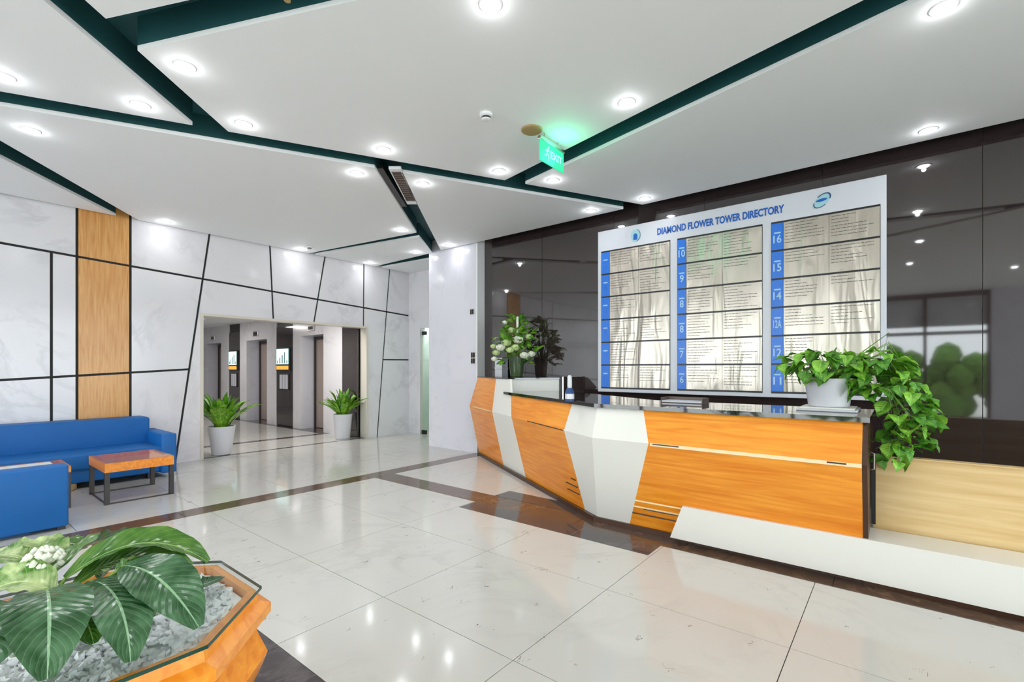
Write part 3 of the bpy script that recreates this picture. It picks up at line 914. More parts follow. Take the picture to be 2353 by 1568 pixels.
# emblems
def disc(bb, y, z, ry, rz, X, t, rot=0.0, n=28, a0=0.0, a1=2 * math.pi, inner=0.0, mi=0):
    ps = []
    for k in range(n + 1):
        a = a0 + (a1 - a0) * k / n
        p = Vector((ry * math.cos(a), rz * math.sin(a)))
        ps.append(Vector((p.x * math.cos(rot) - p.y * math.sin(rot), p.x * math.sin(rot) + p.y * math.cos(rot))))
    pts = [(X, y - p.x, z + p.y) for p in ps]
    if inner > 0:
        pin = [(X, y - p.x * inner, z + p.y * inner) for p in ps]
        for k in range(n): bb.prism([pts[k], pts[k + 1], pin[k + 1], pin[k]], (t, 0, 0), mi)
    else: bb.prism(pts[:-1] if abs(a1 - a0 - 2 * math.pi) < 1e-6 else pts, (t, 0, 0), mi)
ey = ypx(1460)
bb = MB(); disc(bb, ey, 3.395, 0.072, 0.085, XD - 0.004, 0.0038); em = bb.build('emblem', 'teallogo', db)
bb = MB(); disc(bb, ey, 3.395, 0.075, 0.088, XD - 0.007, 0.003, inner=0.93, a0=-1.2, a1=1.3); bb.build('emblem_ring', 'navy', em)
bb = MB()
arch = [(-0.03, -0.06), (0.03, -0.06), (0.03, 0.0)] + [(0.03 * math.cos(a), 0.03 * math.sin(a)) for a in (0.5, 1.05, 1.57, 2.1, 2.6)] + [(-0.03, 0.0)]
bb.prism([(XD - 0.007, ey - x, 3.395 + z) for x, z in arch], (0.003, 0, 0)); bb.build('emblem_arch', 'bluetext', em)
ey = ypx(1889)
bb = MB(); disc(bb, ey, 3.40, 0.095, 0.055, XD - 0.004, 0.0038, rot=0.75); em = bb.build('emblem', 'teallogo', db)
bb = MB(); disc(bb, ey, 3.40, 0.10, 0.06, XD - 0.007, 0.003, rot=0.75, inner=0.86, a0=-0.9, a1=1.6); disc(bb, ey, 3.40, 0.10, 0.06, XD - 0.007, 0.003, rot=0.75, inner=0.9, a0=2.4, a1=4.6); bb.build('emblem_ring', 'navy', em)
bb = MB(); disc(bb, ey + 0.005, 3.405, 0.055, 0.016, XD - 0.007, 0.003, rot=0.15); bb.build('emblem_swoosh', 'bluetext', em)

# ------------------------------------------------------------------ CEILING FITTINGS
WHERE = {(425, 152): 'upper left, beside the wide channel junction', (7, 175): 'at the left edge of the photo, upper one', (323, 241): 'inside the left wedge shaped panel',
         (71, 299): 'near the left edge, below the long channel', (560, 285): 'just right of the long channel junction at left', (882, 344): 'centre left, above the long channel',
         (820, 398): 'just below the long channel, left of the air vent', (972, 422): 'just right of the air vent', (1147, 393): 'above the long channel, left of the exit sign',
         (1271, 414): 'below the green exit sign', (1440, 235): 'centre right, left of the right diagonal channel', (1482, 456): 'in the panel tip above the directory board left end',
         (1358, 484): 'in front of the dark glass wall, at the long channel end', (1127, 10): 'at the top centre edge of the photo', (2168, 17): 'in the top right corner of the photo',
         (2133, 299): 'above the dark glass right of the directory board', (370, 517): 'right of the wooden wall strip', (680, 576): 'above the lift opening, left one',
         (843, 606): 'above the lift opening, right one', (922, 529): 'left of the air vent channel end', (956, 580): 'left of the marble column, lower one', (1031, 563): 'just above the marble column'}
OFF = [(3.9, -2.2), (5.95, -2.2), (1.9, -0.3), (1.9, -2.5), (-0.4, 2.2), (-0.3, -0.2), (-0.4, -2.6), (-2.2, 1.2), (-2.2, 4.2), (-2.0, 7.0), (-2.2, -2.0), (3.9, -4.6), (-4.2, 2.6), (-4.2, 6.2)]  # downlights added out of view, fill light for the room
def lampmesh():
    r = MB(); r.lathe([(0.05, 0.0), (0.05, -0.004), (0.066, -0.007), (0.072, -0.004), (0.072, 0.0)], n=28)
    l = MB(); l.lathe([(0.049, -0.001), (0.049, -0.006), (0.04, -0.016), (0.02, -0.022), (0.002, -0.024)], n=24)
    return r, l
ld = bpy.data.lights.new('lamp_light', 'SPOT'); ld.energy = LAMP_W * 4; ld.spot_size = math.radians(140); ld.spot_blend = 0.9; ld.shadow_soft_size = 0.03; ld.color = (0.97, 0.985, 1.0)
ldw = ld.copy(); ldw.energy = ld.energy * 0.15
first = None
for k, key in enumerate(list(WHERE) + OFF):
    if k < len(WHERE): p = on_z(key[0], key[1], CZ); p.y = min(p.y, 8.68); lab = 'small round recessed downlight ' + WHERE[key]
    else: p = Vector((key[0], key[1], CZ)); lab = 'small round recessed downlight behind or beside the camera'
    if first is None:
        t = thing('downlight', p, lab, 'lamp', 'downlights in the ceiling')
        r, l = lampmesh()
        ro = r.build('trim_ring', 'ring', None, smooth=True, auto=True); ro.parent = t
        lo_ = l.build('lens', 'lens', None); lo_.parent = t
        li = bpy.data.objects.new('lamp_light', ld); COL.objects.link(li); li.parent = t; li.location = (0, 0, -0.02)
        pd = bpy.data.lights.new('lens_glow', 'POINT'); pd.energy = 0.42; pd.shadow_soft_size = 0.02; pd.color = (0.95, 0.97, 1.0)  # added point light below the lens, brightens the ceiling around it
        pi_ = bpy.data.objects.new('lens_glow', pd); COL.objects.link(pi_); pi_.parent = t; pi_.location = (0, 0, -0.045)
        li.location = (0, 0, -0.035)
        first = (t, [ro, lo_, li, pi_])
    else:
        t = first[0].copy(); COL.objects.link(t); t.location = p; t['label'] = lab
        for ch in (first[1] if k < len(WHERE) else first[1][:3]):
            c = ch.copy(); COL.objects.link(c); c.parent = t
            if c.type == 'LIGHT' and c.name.startswith('lamp') and (p.y > 8 or p.x > 5.9): c.data = ldw
# smoke detectors
for (px, py, lab) in ((1117, 262, 'white smoke detector on the ceiling left of the exit sign'), (711, 567, 'small white smoke detector on the ceiling above the lift opening')):
    p = on_z(px, py, CZ)
    t = thing('smoke_detector', p, lab, 'smoke detector')
    bb = MB(); bb.lathe([(0.055, 0), (0.055, -0.02), (0.045, -0.028)], c=p, n=24); bb.build('detector_base', 'ring', t, smooth=True, auto=True)
    bb = MB(); bb.lathe([(0.034, -0.028), (0.034, -0.045)], c=p, n=20); bb.build('detector_slots', 'iron', t)
    bb = MB(); bb.lathe([(0.04, -0.045), (0.038, -0.055), (0.02, -0.06)], c=p, n=20); bb.build('detector_cap', 'ring', t, smooth=True, auto=True)
p = on_z(1222, 298, CZ)
bb = MB(); bb.lathe([(0.10, 0), (0.10, -0.008), (0.092, -0.014), (0.02, -0.016)], c=p, n=32)
tag(bb.build('ceiling_speaker', 'tan', smooth=True, auto=True), 'flat round tan ceiling disc beside the green exit sign', 'speaker')
# exit sign
a_, c_ = Vector((3.80, 2.62, 0)), Vector((4.19, 2.62, 0))
a_ = on_z(1240, 318, 3.66); ye = a_.y
t = thing('exit_sign', (a_.x + 0.2, ye, 3.74), 'green glowing hanging exit sign with running figure', 'sign')
MB().bbox(a_.x - 0.005, a_.x + 0.41, ye - 0.02, ye + 0.02, 3.655, 3.69, 0.006).build('sign_housing', 'silver', t)
MB().box(a_.x, a_.x + 0.405, ye - 0.006, ye + 0.006, 3.46, 3.655).build('sign_panel', 'exit', t)
for xx in (0.08, 0.32): MB().tube([(a_.x + xx, ye, 3.74), (a_.x + xx, ye, 3.69)], 0.005).build('hanger', 'silver', t)
bb = MB(); yq = ye - 0.009; xq = a_.x + 0.12
bb.lathe([(0.001, -0.012), (0.012, 0), (0.001, 0.012)], c=(xq + 0.01, yq, 3.615), n=8)
for p0, p1 in (((0, 3.6), (-0.01, 3.555)), ((-0.01, 3.555), (0.02, 3.53)), ((0.02, 3.53), (0.015, 3.495)), ((-0.01, 3.555), (-0.03, 3.53)), ((-0.03, 3.53), (-0.055, 3.525)), ((0, 3.595), (0.03, 3.575)), ((0, 3.595), (-0.03, 3.575))):
    bb.tube([(xq + p0[0], yq, p0[1]), (xq + p1[0], yq, p1[1])], 0.005, 4)
bb.build('running_figure', 'exitlight', t)
me = text_mesh('EXIT', 0.10, 0.001)
for v in me.vertices: x, y2, z2 = v.co; v.co = (a_.x + 0.27 + x, ye - 0.0065 - z2, 3.56 + y2)
me.materials.clear(); me.materials.append(M['exitlight'])
o = bpy.data.objects.new('lettering', me); COL.objects.link(o); o.parent = t; o.location = -Vector(t.location)
gl = bpy.data.lights.new('sign_glow', 'POINT'); gl.energy = 1.6; gl.color = (0.1, 1, 0.5); gl.shadow_soft_size = 0.1
go = bpy.data.objects.new('sign_glow', gl); COL.objects.link(go); go.parent = t; go.location = (0.05, -0.08, -0.16)
# air vent in the slanted channel
v0, v1, v2, v3 = [on_z(*q, CZ) for q in ((893, 388), (921, 388), (960, 470), (936, 470))]
t = thing('air_vent', (v0 + v2) / 2 + Vector((0, 0, 0.04)), 'white framed brown grille in the slanted ceiling channel', 'vent')
quad = [v0, v1, v2, v3]; up = Vector((0, 0, 0.03))
cen = sum(quad, Vector()) / 4
inn = [cen + (q - cen) * 0.86 for q in quad]
bb = MB()
for k in range(4): bb.prism([quad[k], quad[(k + 1) % 4], inn[(k + 1) % 4], inn[k]], up)
bb.build('vent_frame', 'ring', t)
bb = MB(); bb.prism([q + up * 0.6 for q in inn], up); bb.build('vent_backing', 'grille', t)
for k in range(14):
    a = (k + 0.3) / 14.6; b2 = a + 0.03
    q = [inn[0].lerp(inn[3], a), inn[1].lerp(inn[2], a), inn[1].lerp(inn[2], b2), inn[0].lerp(inn[3], b2)]
    MB().prism([x + up * 0.1 for x in q], up * 0.5).build('slat', 'grille', t)
q0, q1, q2, q3 = [on_z(*q, CZ + 0.03) for q in ((867, 387), (880, 387), (935, 475), (922, 475))]
t = thing('slot_diffuser', (q0 + q2) / 2, 'narrow dark linear slot diffuser left of the brown ceiling grille', 'vent')
bb = MB(); bb.prism([q0, q1, q2, q3], (0, 0, 0.03)); bb.build('slot_body', 'black', t)
for k in (0.12, 0.5, 0.88):
    A0, A1 = q0.lerp(q1, k - 0.04), q0.lerp(q1, k + 0.04); B0, B1 = q3.lerp(q2, k - 0.04), q3.lerp(q2, k + 0.04)
    MB().prism([A0, A1, B1, B0], (0, 0, -0.006)).build('slot_blade', 'joint', t)
# sprinkler in the upper channel
p = on_z(660, 6, CZ)
t = thing('sprinkler', (p.x, p.y, 3.98), 'small yellow sprinkler head in the upper left channel', 'sprinkler')
bb = MB(); bb.tube([(p.x, p.y, 3.98), (p.x, p.y, 3.76)], 0.008); bb.lathe([(0.02, 0), (0.02, 0.006)], c=(p.x, p.y, 3.75), n=12); bb.build('sprinkler_head', 'tan', t)
# switches on the column
def switch(px, py, w_, h_, n, lab):
    c = on_x(px, py, 6.25)
    t = thing('wall_switch', c, lab, 'switch')
    MB().bbox(6.236, 6.2495, c.y - w_ / 2, c.y + w_ / 2, c.z - h_ / 2, c.z + h_ / 2, 0.003).build('switch_plate', 'silver', t)
    for k in range(n):
        zc = c.z + (k - (n - 1) / 2) * h_ / n
        MB().box(6.230, 6.2355, c.y - w_ * 0.38, c.y - 0.004, zc - h_ / n * 0.4, zc + h_ / n * 0.4).build('switch_rocker', 'black', t)
        MB().box(6.230, 6.2355, c.y + 0.012, c.y + w_ * 0.4, zc - h_ / n * 0.4, zc + h_ / n * 0.4).build('switch_rocker', 'iron', t)
switch(1085.5, 717, 0.10, 0.10, 1, 'small single switch high on the marble column')
switch(1088, 823, 0.11, 0.21, 2, 'double switch plate on the marble column above the counter')

# ------------------------------------------------------------------ SOFAS AND TABLES
t = thing('sofa', (0.4, 8.3, 0), 'long blue sofa with square arm against the marble wall', 'sofa')
MB().bbox(-1.6, 2.13, 8.50, 8.88, 0.30, 0.80, 0.035, 3).build('backrest', 'blue', t, smooth=True)
MB().bbox(-1.6, 2.14, 7.88, 8.56, 0.24, 0.44, 0.03, 3).build('seat', 'blue', t, smooth=True)
MB().bbox(-1.6, 2.13, 7.92, 8.86, 0.08, 0.26, 0.015, 2).build('base', 'blue', t, smooth=True)
MB().bbox(2.10, 2.28, 7.86, 8.86, 0.06, 0.60, 0.025, 3).build('armrest', 'blue', t, smooth=True)
MB().bbox(-1.75, -1.57, 7.86, 8.86, 0.06, 0.60, 0.025, 3).build('armrest', 'blue', t, smooth=True)
for x, y in ((2.0, 8.0), (2.0, 8.75), (-1.45, 8.0), (-1.45, 8.75)):
    bb = MB(); bb.box(x - 0.03, x + 0.03, y - 0.03, y + 0.03, 0.0, 0.085); bb.build('leg', 'black', t)
bb = MB(); bb.lathe([(0.12, 0), (0.13, 0.01), (0.13, 0.065), (0.12, 0.08)], c=(1.12, 8.0, 0), n=24); bb.build('foot', 'tan', t, smooth=True, auto=True)
t = thing('armchair', (0.4, 6.4, 0), 'blue armchair with its back to the camera at left edge', 'armchair')
MB().bbox(-0.75, 0.89, 6.05, 6.25, 0.03, 0.60, 0.018, 3).build('backrest', 'blue', t, smooth=True)
MB().bbox(-0.58, 0.72, 6.24, 6.78, 0.18, 0.40, 0.03, 3).build('seat', 'blue', t, smooth=True)
MB().bbox(0.71, 0.885, 6.24, 6.80, 0.03, 0.47, 0.02, 3).build('armrest', 'blue', t, smooth=True)
MB().bbox(-0.745, -0.57, 6.24, 6.80, 0.03, 0.47, 0.02, 3).build('armrest', 'blue', t, smooth=True)
for x in (-0.7, 0.84):
    for y in (6.1, 6.75): MB().box(x - 0.03, x + 0.03, y - 0.03, y + 0.03, 0, 0.035).build('leg', 'black', t)

def table(x0, x1, y0, y1, z0, z1, lab, mat):
    t = thing('coffee_table', ((x0 + x1) / 2, (y0 + y1) / 2, 0), lab, 'table')
    w_ = 0.045
    bb = MB()      # apron open like a tray under the glass
    bb.box(x0, x1, y0, y0 + 0.03, z0, z1); bb.box(x0, x1, y1 - 0.03, y1, z0, z1)
    bb.box(x0, x0 + 0.03, y0 + 0.03, y1 - 0.03, z0, z1); bb.box(x1 - 0.03, x1, y0 + 0.03, y1 - 0.03, z0, z1)
    bb.build('apron', mat, t)
    MB().box(x0 + 0.03, x1 - 0.03, y0 + 0.03, y1 - 0.03, z0 + 0.02, z1 - 0.05).build('inner_shelf', 'orange', t)
    g_ = MB().bbox(x0 - 0.003, x1 + 0.003, y0 - 0.003, y1 + 0.003, z1, z1 + 0.008, 0.002, 1).build('glass_top', 'glass', t)
    for x in (x0, x1 - w_):
        for y in (y0, y1 - w_): MB().box(x + 0.001, x + w_, y + 0.001, y + w_, 0, z0).build('leg', 'iron', t)
    for y in (y0 + 0.015, y1 - 0.03): MB().box(x0 + w_, x1 - w_, y, y + 0.012, 0.0, 0.014).build('stretcher', 'iron', t)
    MB().box(x0 + 0.015, x0 + 0.027, y0 + w_, y1 - w_, 0.0, 0.014).build('stretcher', 'iron', t)
    return t
table(1.285, 1.93, 6.76, 7.54, 0.355, 0.455, 'small orange wood table on dark legs before the blue sofa', 'orange')
table(-0.35, 1.04, 6.95, 7.52, 0.385, 0.45, 'long low table between the blue armchair and sofa, mostly hidden', 'orange')
bb = MB(); bb.bbox(-0.3, 0.92, 6.96, 7.3, 0.459, 0.474, 0.004, 1)  # pale reflection on the glass top, modelled as a white slab
tag(bb.build('table_runner', 'white'), 'white runner on the low table behind the blue armchair', 'runner')

# ------------------------------------------------------------------ LEAVES
def blade(p0, p1, p2, width, up, shape='oval', nseg=10, fold=0.25, wave=0.0, cols=4):
    """curved leaf: quadratic curve p0-p1-p2, V folded, in one MB with uv"""
    p0, p1, p2, up = Vector(p0), Vector(p1), Vector(p2), Vector(up)
    mb = MB(); uvs = []
    for i in range(nseg + 1):
        t = i / nseg
        c = p0 * (1 - t) ** 2 + p1 * 2 * t * (1 - t) + p2 * t * t
        d = ((p1 - p0) * (1 - t) + (p2 - p1) * t).normalized()
        side = d.cross(up).normalized(); nrm = side.cross(d).normalized()
        if shape == 'oval': wd = math.sin(math.pi * min(1, t * 0.94 + 0.03)) ** 0.75
        elif shape == 'heart': wd = (math.sin(math.pi * min(1.0, t ** 0.55)) if t < 1 else 0) ** 0.9 + (0.25 if t < 0.12 else 0)
        else: wd = (0.30 + 0.70 * math.sin(math.pi * min(1, t * 0.85 + 0.05))) * (1 - t ** 5)
        wd = max(wd, 0.02) * width / 2
        for j in range(-cols // 2, cols // 2 + 1):
            a = j / (cols / 2)
            q = c + side * a * wd * math.cos(fold) + nrm * abs(a) * wd * math.sin(fold) + nrm * wave * wd * math.sin(i * 1.7 + j) * abs(a)
            mb.v.append(tuple(q)); uvs.append((0.5 + a / 2, t))
    k = cols + 1
    for i in range(nseg):
        for j in range(cols):
            mb.f.append((i * k + j, i * k + j + 1, (i + 1) * k + j + 1, (i + 1) * k + j)); mb.mi.append(0)
    mb.uv = uvs
    return mb

def fern(loc, hpot, rtop, rbot, nleaf, size, lab_pot, seed):
    rr = random.Random(seed)
    t = thing('potted_fern', loc, lab_pot, 'potted plant')
    x, y, z = loc
    bb = MB(); bb.lathe([(rbot * 0.9, 0), (rbot, 0.012), (rtop * 0.97, hpot * 0.9), (rtop, hpot), (rtop * 0.9, hpot), (rtop * 0.88, hpot - 0.04), (0.01, hpot - 0.05)], c=loc, n=40, cap=False)
    bb.build('pot', 'pot', t, smooth=True, auto=True)
    bb = MB(); bb.lathe([(rtop * 0.88, hpot - 0.035), (0.02, hpot - 0.03)], c=loc, n=24, cap=False); bb.build('soil', 'soil', t)
    protos = []
    for k in range(6):
        L = size * (0.88 + 0.08 * k)
        out = 0.12 + 0.24 * (k % 3)
        mb = blade((0.0, 0, 0), (L * out * 0.5, 0, L * 0.62), (L * (0.22 + out * 0.8), 0, L * (1.02 - out * 0.5)), L * 0.17, (0, 0, 1) if k % 2 else (-0.5, 0, 0.8), 'strap', 8, 0.35, 0.22)
        o = mb.build('leaf', 'fern' if k % 3 else 'fern2', None, smooth=True, recalc=False)
        protos.append(o)
    for k in range(nleaf):
        src = protos[k % 6]
        o = src if k < 6 else src.copy()
        if k >= 6: COL.objects.link(o)
        o.parent = t
        a = k * 2.399 + rr.uniform(-0.2, 0.2)
        o.location = (rtop * 0.35 * math.cos(a), rtop * 0.35 * math.sin(a), hpot - 0.05)
        o.rotation_euler = (rr.uniform(-0.15, 0.15), rr.uniform(-0.2, 0.30), a)
        s_ = rr.uniform(0.8, 1.1)
        o.scale = (s_, s_ * rr.uniform(0.9, 1.25), s_)
fern((3.34, 9.22, 0), 0.50, 0.215, 0.15, 76, 0.56, 'fern in white pot at the left side of the lift opening', 2)
fern((5.74, 9.30, 0), 0.53, 0.20, 0.15, 72, 0.50, 'fern in white pot at the right side of the lift opening', 5)

# ------------------------------------------------------------------ IVY ON THE COUNTER
ix, iy = 4.58, 0.43
t = thing('potted_ivy', (ix, iy, TZT + 0.03), 'trailing ivy in white pot on the right end of the counter', 'potted plant')
bb = MB(); bb.lathe([(0.13, 0), (0.14, 0.005), (0.165, 0.19), (0.172, 0.225), (0.16, 0.225), (0.155, 0.2), (0.01, 0.19)], c=(ix, iy, TZT + 0.03), n=40, cap=False); bb.build('pot', 'pot', t, smooth=True, auto=True)
bb = MB(); bb.lathe([(0.155, 0.195), (0.01, 0.2)], c=(ix, iy, TZT + 0.03), n=20, cap=False); bb.build('soil', 'soil', t)
ts = thing('saucer_tray', (ix, iy, TZT), 'square pale tray under the white ivy pot', 'tray')
MB().bbox(ix - 0.2, ix + 0.2, iy - 0.2, iy + 0.2, TZT, TZT + 0.018, 0.006).build('tray_base', 'pot', ts)
bb = MB()
bb.bbox(ix - 0.18, ix + 0.18, iy - 0.18, iy + 0.18, TZT + 0.018, TZT + 0.03, 0.004); bb.build('tray_rim', 'white', ts)
rr = random.Random(11)
lp = []
for k in range(4):
    mb = blade((0, 0, 0), (0.06, 0, 0.012), (0.12, 0, -0.015 - 0.01 * k), 0.105 + 0.008 * k, (0, 0, 1), 'heart', 7, 0.22 + 0.06 * k, 0.15)
    lp.append(mb.build('leaf', 'ivy' if k % 2 else 'ivy2', None, smooth=True, recalc=False))
def blob(c, r, n, zmin=0.0):
    out = []
    while len(out) < n:
        v = Vector((rr.uniform(-1, 1), rr.uniform(-1, 1), rr.uniform(-1, 1)))
        if v.length > 1 or v.length < 0.45: continue
        out.append((Vector((c[0] + v.x * r[0], c[1] + v.y * r[1], c[2] + v.z * r[2])), v))
    return out
pts = blob((ix, iy + 0.02, 1.53), (0.30, 0.30, 0.13), 95) + blob((ix + 0.02, iy - 0.30, 1.46), (0.24, 0.22, 0.18), 100) + blob((ix + 0.05, -0.06, 1.22), (0.22, 0.15, 0.22), 55) + blob((ix - 0.05, -0.05, 0.98), (0.18, 0.13, 0.12), 28) + blob((4.35, 0.02, 0.92), (0.09, 0.08, 0.13), 14)
pts = [q for q in pts if not (q[0].y > 0.10 - 0.03 and q[0].z < TZT + 0.04 and q[0].x < 4.95)]
pts = [q for q in pts if not ((Vector((q[0].x - ix, q[0].y - iy)).length < 0.19) and q[0].z < 1.40)]
for k, (p, v) in enumerate(pts):
    src = lp[k % 4]
    o = src if k < 4 else src.copy()
    if k >= 4: COL.objects.link(o)
    o.parent = t
    o.location = p - Vector(t.location)
    az = math.atan2(v.y, v.x) + rr.uniform(-0.9, 0.9)
    o.rotation_euler = (rr.uniform(-0.5, 0.5), rr.uniform(-0.2, 1.1), az)
    s_ = rr.uniform(0.7, 1.15); o.scale = (s_, s_, s_)
bb = MB()
hub = Vector((ix, iy, TZT + 0.22))
for k in range(40):
    p, v = pts[(k * 7) % len(pts)]
    e_ = p.copy()
    mid = (hub + e_) / 2 + Vector((0, 0, 0.03))
    if e_.y < 0.1: mid = Vector((e_.x, 0.05, max(1.35, e_.z + 0.15)))
    bb.tube([hub, hub.lerp(mid, 0.6) + Vector((0, 0, 0.02)), mid, e_], [0.005, 0.004, 0.0035, 0.002], 5)
bb.build('vine_stems', 'stem', t, smooth=True)

# ------------------------------------------------------------------ FLOWER VASE ON THE TIER
vc = wing(3.12, -0.4); vx, vy, vz = vc.x, vc.y, TT + 0.018
t = thing('flower_arrangement', (vx, vy, vz), 'tall white and green flower arrangement on the raised counter tier', 'flowers')
bb = MB(); bb.lathe([(0.09, 0), (0.10, 0.01), (0.115, 0.15), (0.13, 0.34), (0.12, 0.34), (0.105, 0.15), (0.02, 0.1)], c=(vx, vy, vz), n=28, cap=False); bb.build('vase', 'vase', t, smooth=True, auto=True)
# foliage leaves
lf = []
for k in range(3):
    mb = blade((0, 0, 0), (0.06, 0, 0.03), (0.14 + 0.02 * k, 0, 0.0), 0.06 + 0.012 * k, (0, 0, 1), 'oval', 6, 0.2, 0.1)
    lf.append(mb.build('leaf', ['ivy2', 'ivy', 'fern'][k], None, smooth=True, recalc=False))
rr = random.Random(21)
cnt = 0
def addleaf(p, az, pitch, s_):
    global cnt
    src = lf[cnt % 3]; o = src if cnt < 3 else src.copy()
    if cnt >= 3: COL.objects.link(o)
    o.parent = t; o.location = Vector(p) - Vector(t.location); o.rotation_euler = (rr.uniform(-.5, .5), pitch, az); o.scale = (s_,) * 3; cnt += 1
for k in range(150):
    zz = rr.uniform(0.18, 0.98)
    R_ = 0.34 * (1 - ((zz - 0.42) / 0.60) ** 2) ** 0.5 if abs(zz - 0.42) < 0.6 else 0.05
    R_ = R_ if zz < 0.7 else 0.20 * (1 - (zz - 0.7) / 0.35)
    a = rr.uniform(0, 6.283); q = R_ * rr.uniform(0.5, 1.0)
    p = Vector((vx + q * math.cos(a), vy + q * math.sin(a), vz + zz))
    p.x = min(p.x, XD - 0.12)
    addleaf(p, a + rr.uniform(-.8, .8) if p.x < XD - 0.2 else math.pi + rr.uniform(-.8, .8), rr.uniform(-0.9, 0.5), rr.uniform(0.7, 1.3))
def rose(p, r, mat, seed):
    r2 = random.Random(seed); bb = MB()
    for ring, n in ((0.25, 3), (0.55, 5), (0.85, 6)):
        for k in range(n):
            a = 6.283 * k / n + r2.uniform(-.3, .3)
            c = Vector((math.cos(a), math.sin(a), 0))
            tdir = Vector((-c.y, c.x, 0))
            base = p + Vector((0, 0, -r * 0.55))
            rows = []
            for i in range(4):
                s_ = i / 3
                cc = base + c * r * ring * (0.35 + 0.65 * math.sin(s_ * 1.6)) + Vector((0, 0, r * (0.1 + (1.25 - ring * 0.45) * s_)))
                wd = r * (0.25 + 0.55 * math.sin(0.5 + s_ * 1.9)) * (0.5 + ring * 0.5)
                rows.append([cc - tdir * wd + c * (-0.25 * r), cc, cc + tdir * wd + c * (-0.25 * r)])
            vs = [q for rw in rows for q in rw]
            fs = [(i * 3 + j, i * 3 + j + 1, (i + 1) * 3 + j + 1, (i + 1) * 3 + j) for i in range(3) for j in range(2)]
            bb.add(vs, fs)
    bb.lathe([(r * 0.1, -r * 0.55), (r * 0.55, -r * 0.3), (r * 0.62, 0.0), (r * 0.4, r * 0.35), (r * 0.05, r * 0.45)], c=p, n=10)
    return bb.build('blossom', mat, t, smooth=True, recalc=False)
def fpos(px, py, dd=0.0):      # a point of the arrangement seen at a pixel, dd metres nearer than its centre
    d = vx * CT + vy * ST - dd
    a, c = wall_dir(px)
    return Vector((a * d, c * d, H - (py - HY) * d / FPX))
for i, (px, py, r, dd, mt) in enumerate([(1150, 800, .085, .25, 'petal'), (1140, 812, .07, .2, 'petal2'), (1205, 818, .085, .3, 'petal'), (1221, 815, .075, .28, 'petal'), (1190, 782, .10, .18, 'petal'), (1163, 790, .09, .2, 'petal2'),
                                   (1136, 826, .06, .2, 'petal'), (1175, 760, .08, .1, 'petal2'), (1134, 797, .06, .1, 'petal2'), (1215, 775, .07, .15, 'ivy'), (1185, 800, .08, .3, 'petal2'), (1160, 742, .05, .05, 'petal'), (1172, 806, .07, .32, 'petal2')]):
    rose(fpos(px, py, dd), r, mt if mt != 'ivy' else 'petal2', 30 + i)
a = fpos(1189, 765, 0.1); bb = MB(); bb.tube([a, a + Vector((0, 0, 0.12)), a + Vector((0, 0, 0.26))], [0.02, 0.022, 0.018], 8); bb.build('white_spike', 'petal', t, smooth=True)
bb = MB()
for k in range(22):
    aa = rr.uniform(0, 6.28); R_ = rr.uniform(0.1, 0.3)
    e_ = Vector((min(vx + R_ * math.cos(aa), XD - 0.1), vy + R_ * math.sin(aa), vz + rr.uniform(0.35, 0.85)))
    b0 = Vector((vx, vy, vz + 0.15)); bb.tube([b0, b0.lerp(e_, 0.5) + Vector((0, 0, 0.06)), e_], 0.005, 5)
bb.build('stems', 'stem', t)
# small sprig to the right of the arrangement
# bottle beside the tier and a paper tray behind the counter
c = at_px('top', 1309)[1]
q = on_z(1309, 922, TZT)
bx, by = q.x * 0.98, q.y * 0.98
t = thing('soap_bottle', (bx, by, TZT), 'small dark bottle with white pump cap beside the raised tier', 'bottle')
bb = MB(); bb.lathe([(0.04, 0), (0.045, 0.006), (0.045, 0.10), (0.03, 0.13), (0.02, 0.14)], c=(bx, by, TZT), n=20); bb.build('bottle_body', 'navy', t, smooth=True, auto=True)
bb = MB(); bb.lathe([(0.0458, 0.03), (0.0458, 0.08)], c=(bx, by, TZT), n=20, cap=False); bb.build('bottle_label', 'pot', t, smooth=True)
bb = MB(); bb.lathe([(0.022, 0.14), (0.024, 0.16), (0.022, 0.25), (0.012, 0.265)], c=(bx, by, TZT), n=16); bb.build('pump_cap', 'pot', t, smooth=True, auto=True)
tx, ty = 4.70, 1.62
t = thing('paper_tray', (tx, ty, TZT), 'flat grey document tray at the back of the black countertop', 'tray')
bb = MB(); bb.box(tx - 0.1, tx + 0.1, ty - 0.2, ty + 0.2, TZT, TZT + 0.006); bb.box(tx + 0.094, tx + 0.1, ty - 0.2, ty + 0.2, TZT + 0.006, TZT + 0.05); bb.box(tx - 0.1, tx + 0.094, ty - 0.2, ty - 0.194, TZT + 0.006, TZT + 0.05); bb.box(tx - 0.1, tx + 0.094, ty + 0.194, ty + 0.2, TZT + 0.006, TZT + 0.05); bb.build('tray_body', 'grille', t)
MB().box(tx - 0.098, tx + 0.09, ty - 0.19, ty + 0.19, TZT + 0.0065, TZT + 0.02).build('paper_stack', 'board', t)
# stacked pale boxes left of the flowers
pc = wing(3.66, -0.33)
for k in range(2):
    t = thing('white_box', (pc.x, pc.y, TT + 0.018 + 0.16 * k), 'pale flat box left of the flowers, %s one of two' % ('lower', 'upper')[k], 'box', 'pale boxes on the raised tier')
    z_ = TT + 0.018 + 0.16 * k
    MB().bbox(pc.x - 0.08, pc.x + 0.08, pc.y - 0.08, pc.y + 0.08, z_, z_ + 0.125, 0.003, 1).build('box_body', 'board', t)
    MB().bbox(pc.x - 0.084, pc.x + 0.084, pc.y - 0.084, pc.y + 0.084, z_ + 0.125, z_ + 0.159, 0.003, 1).build('box_lid', 'pot', t)

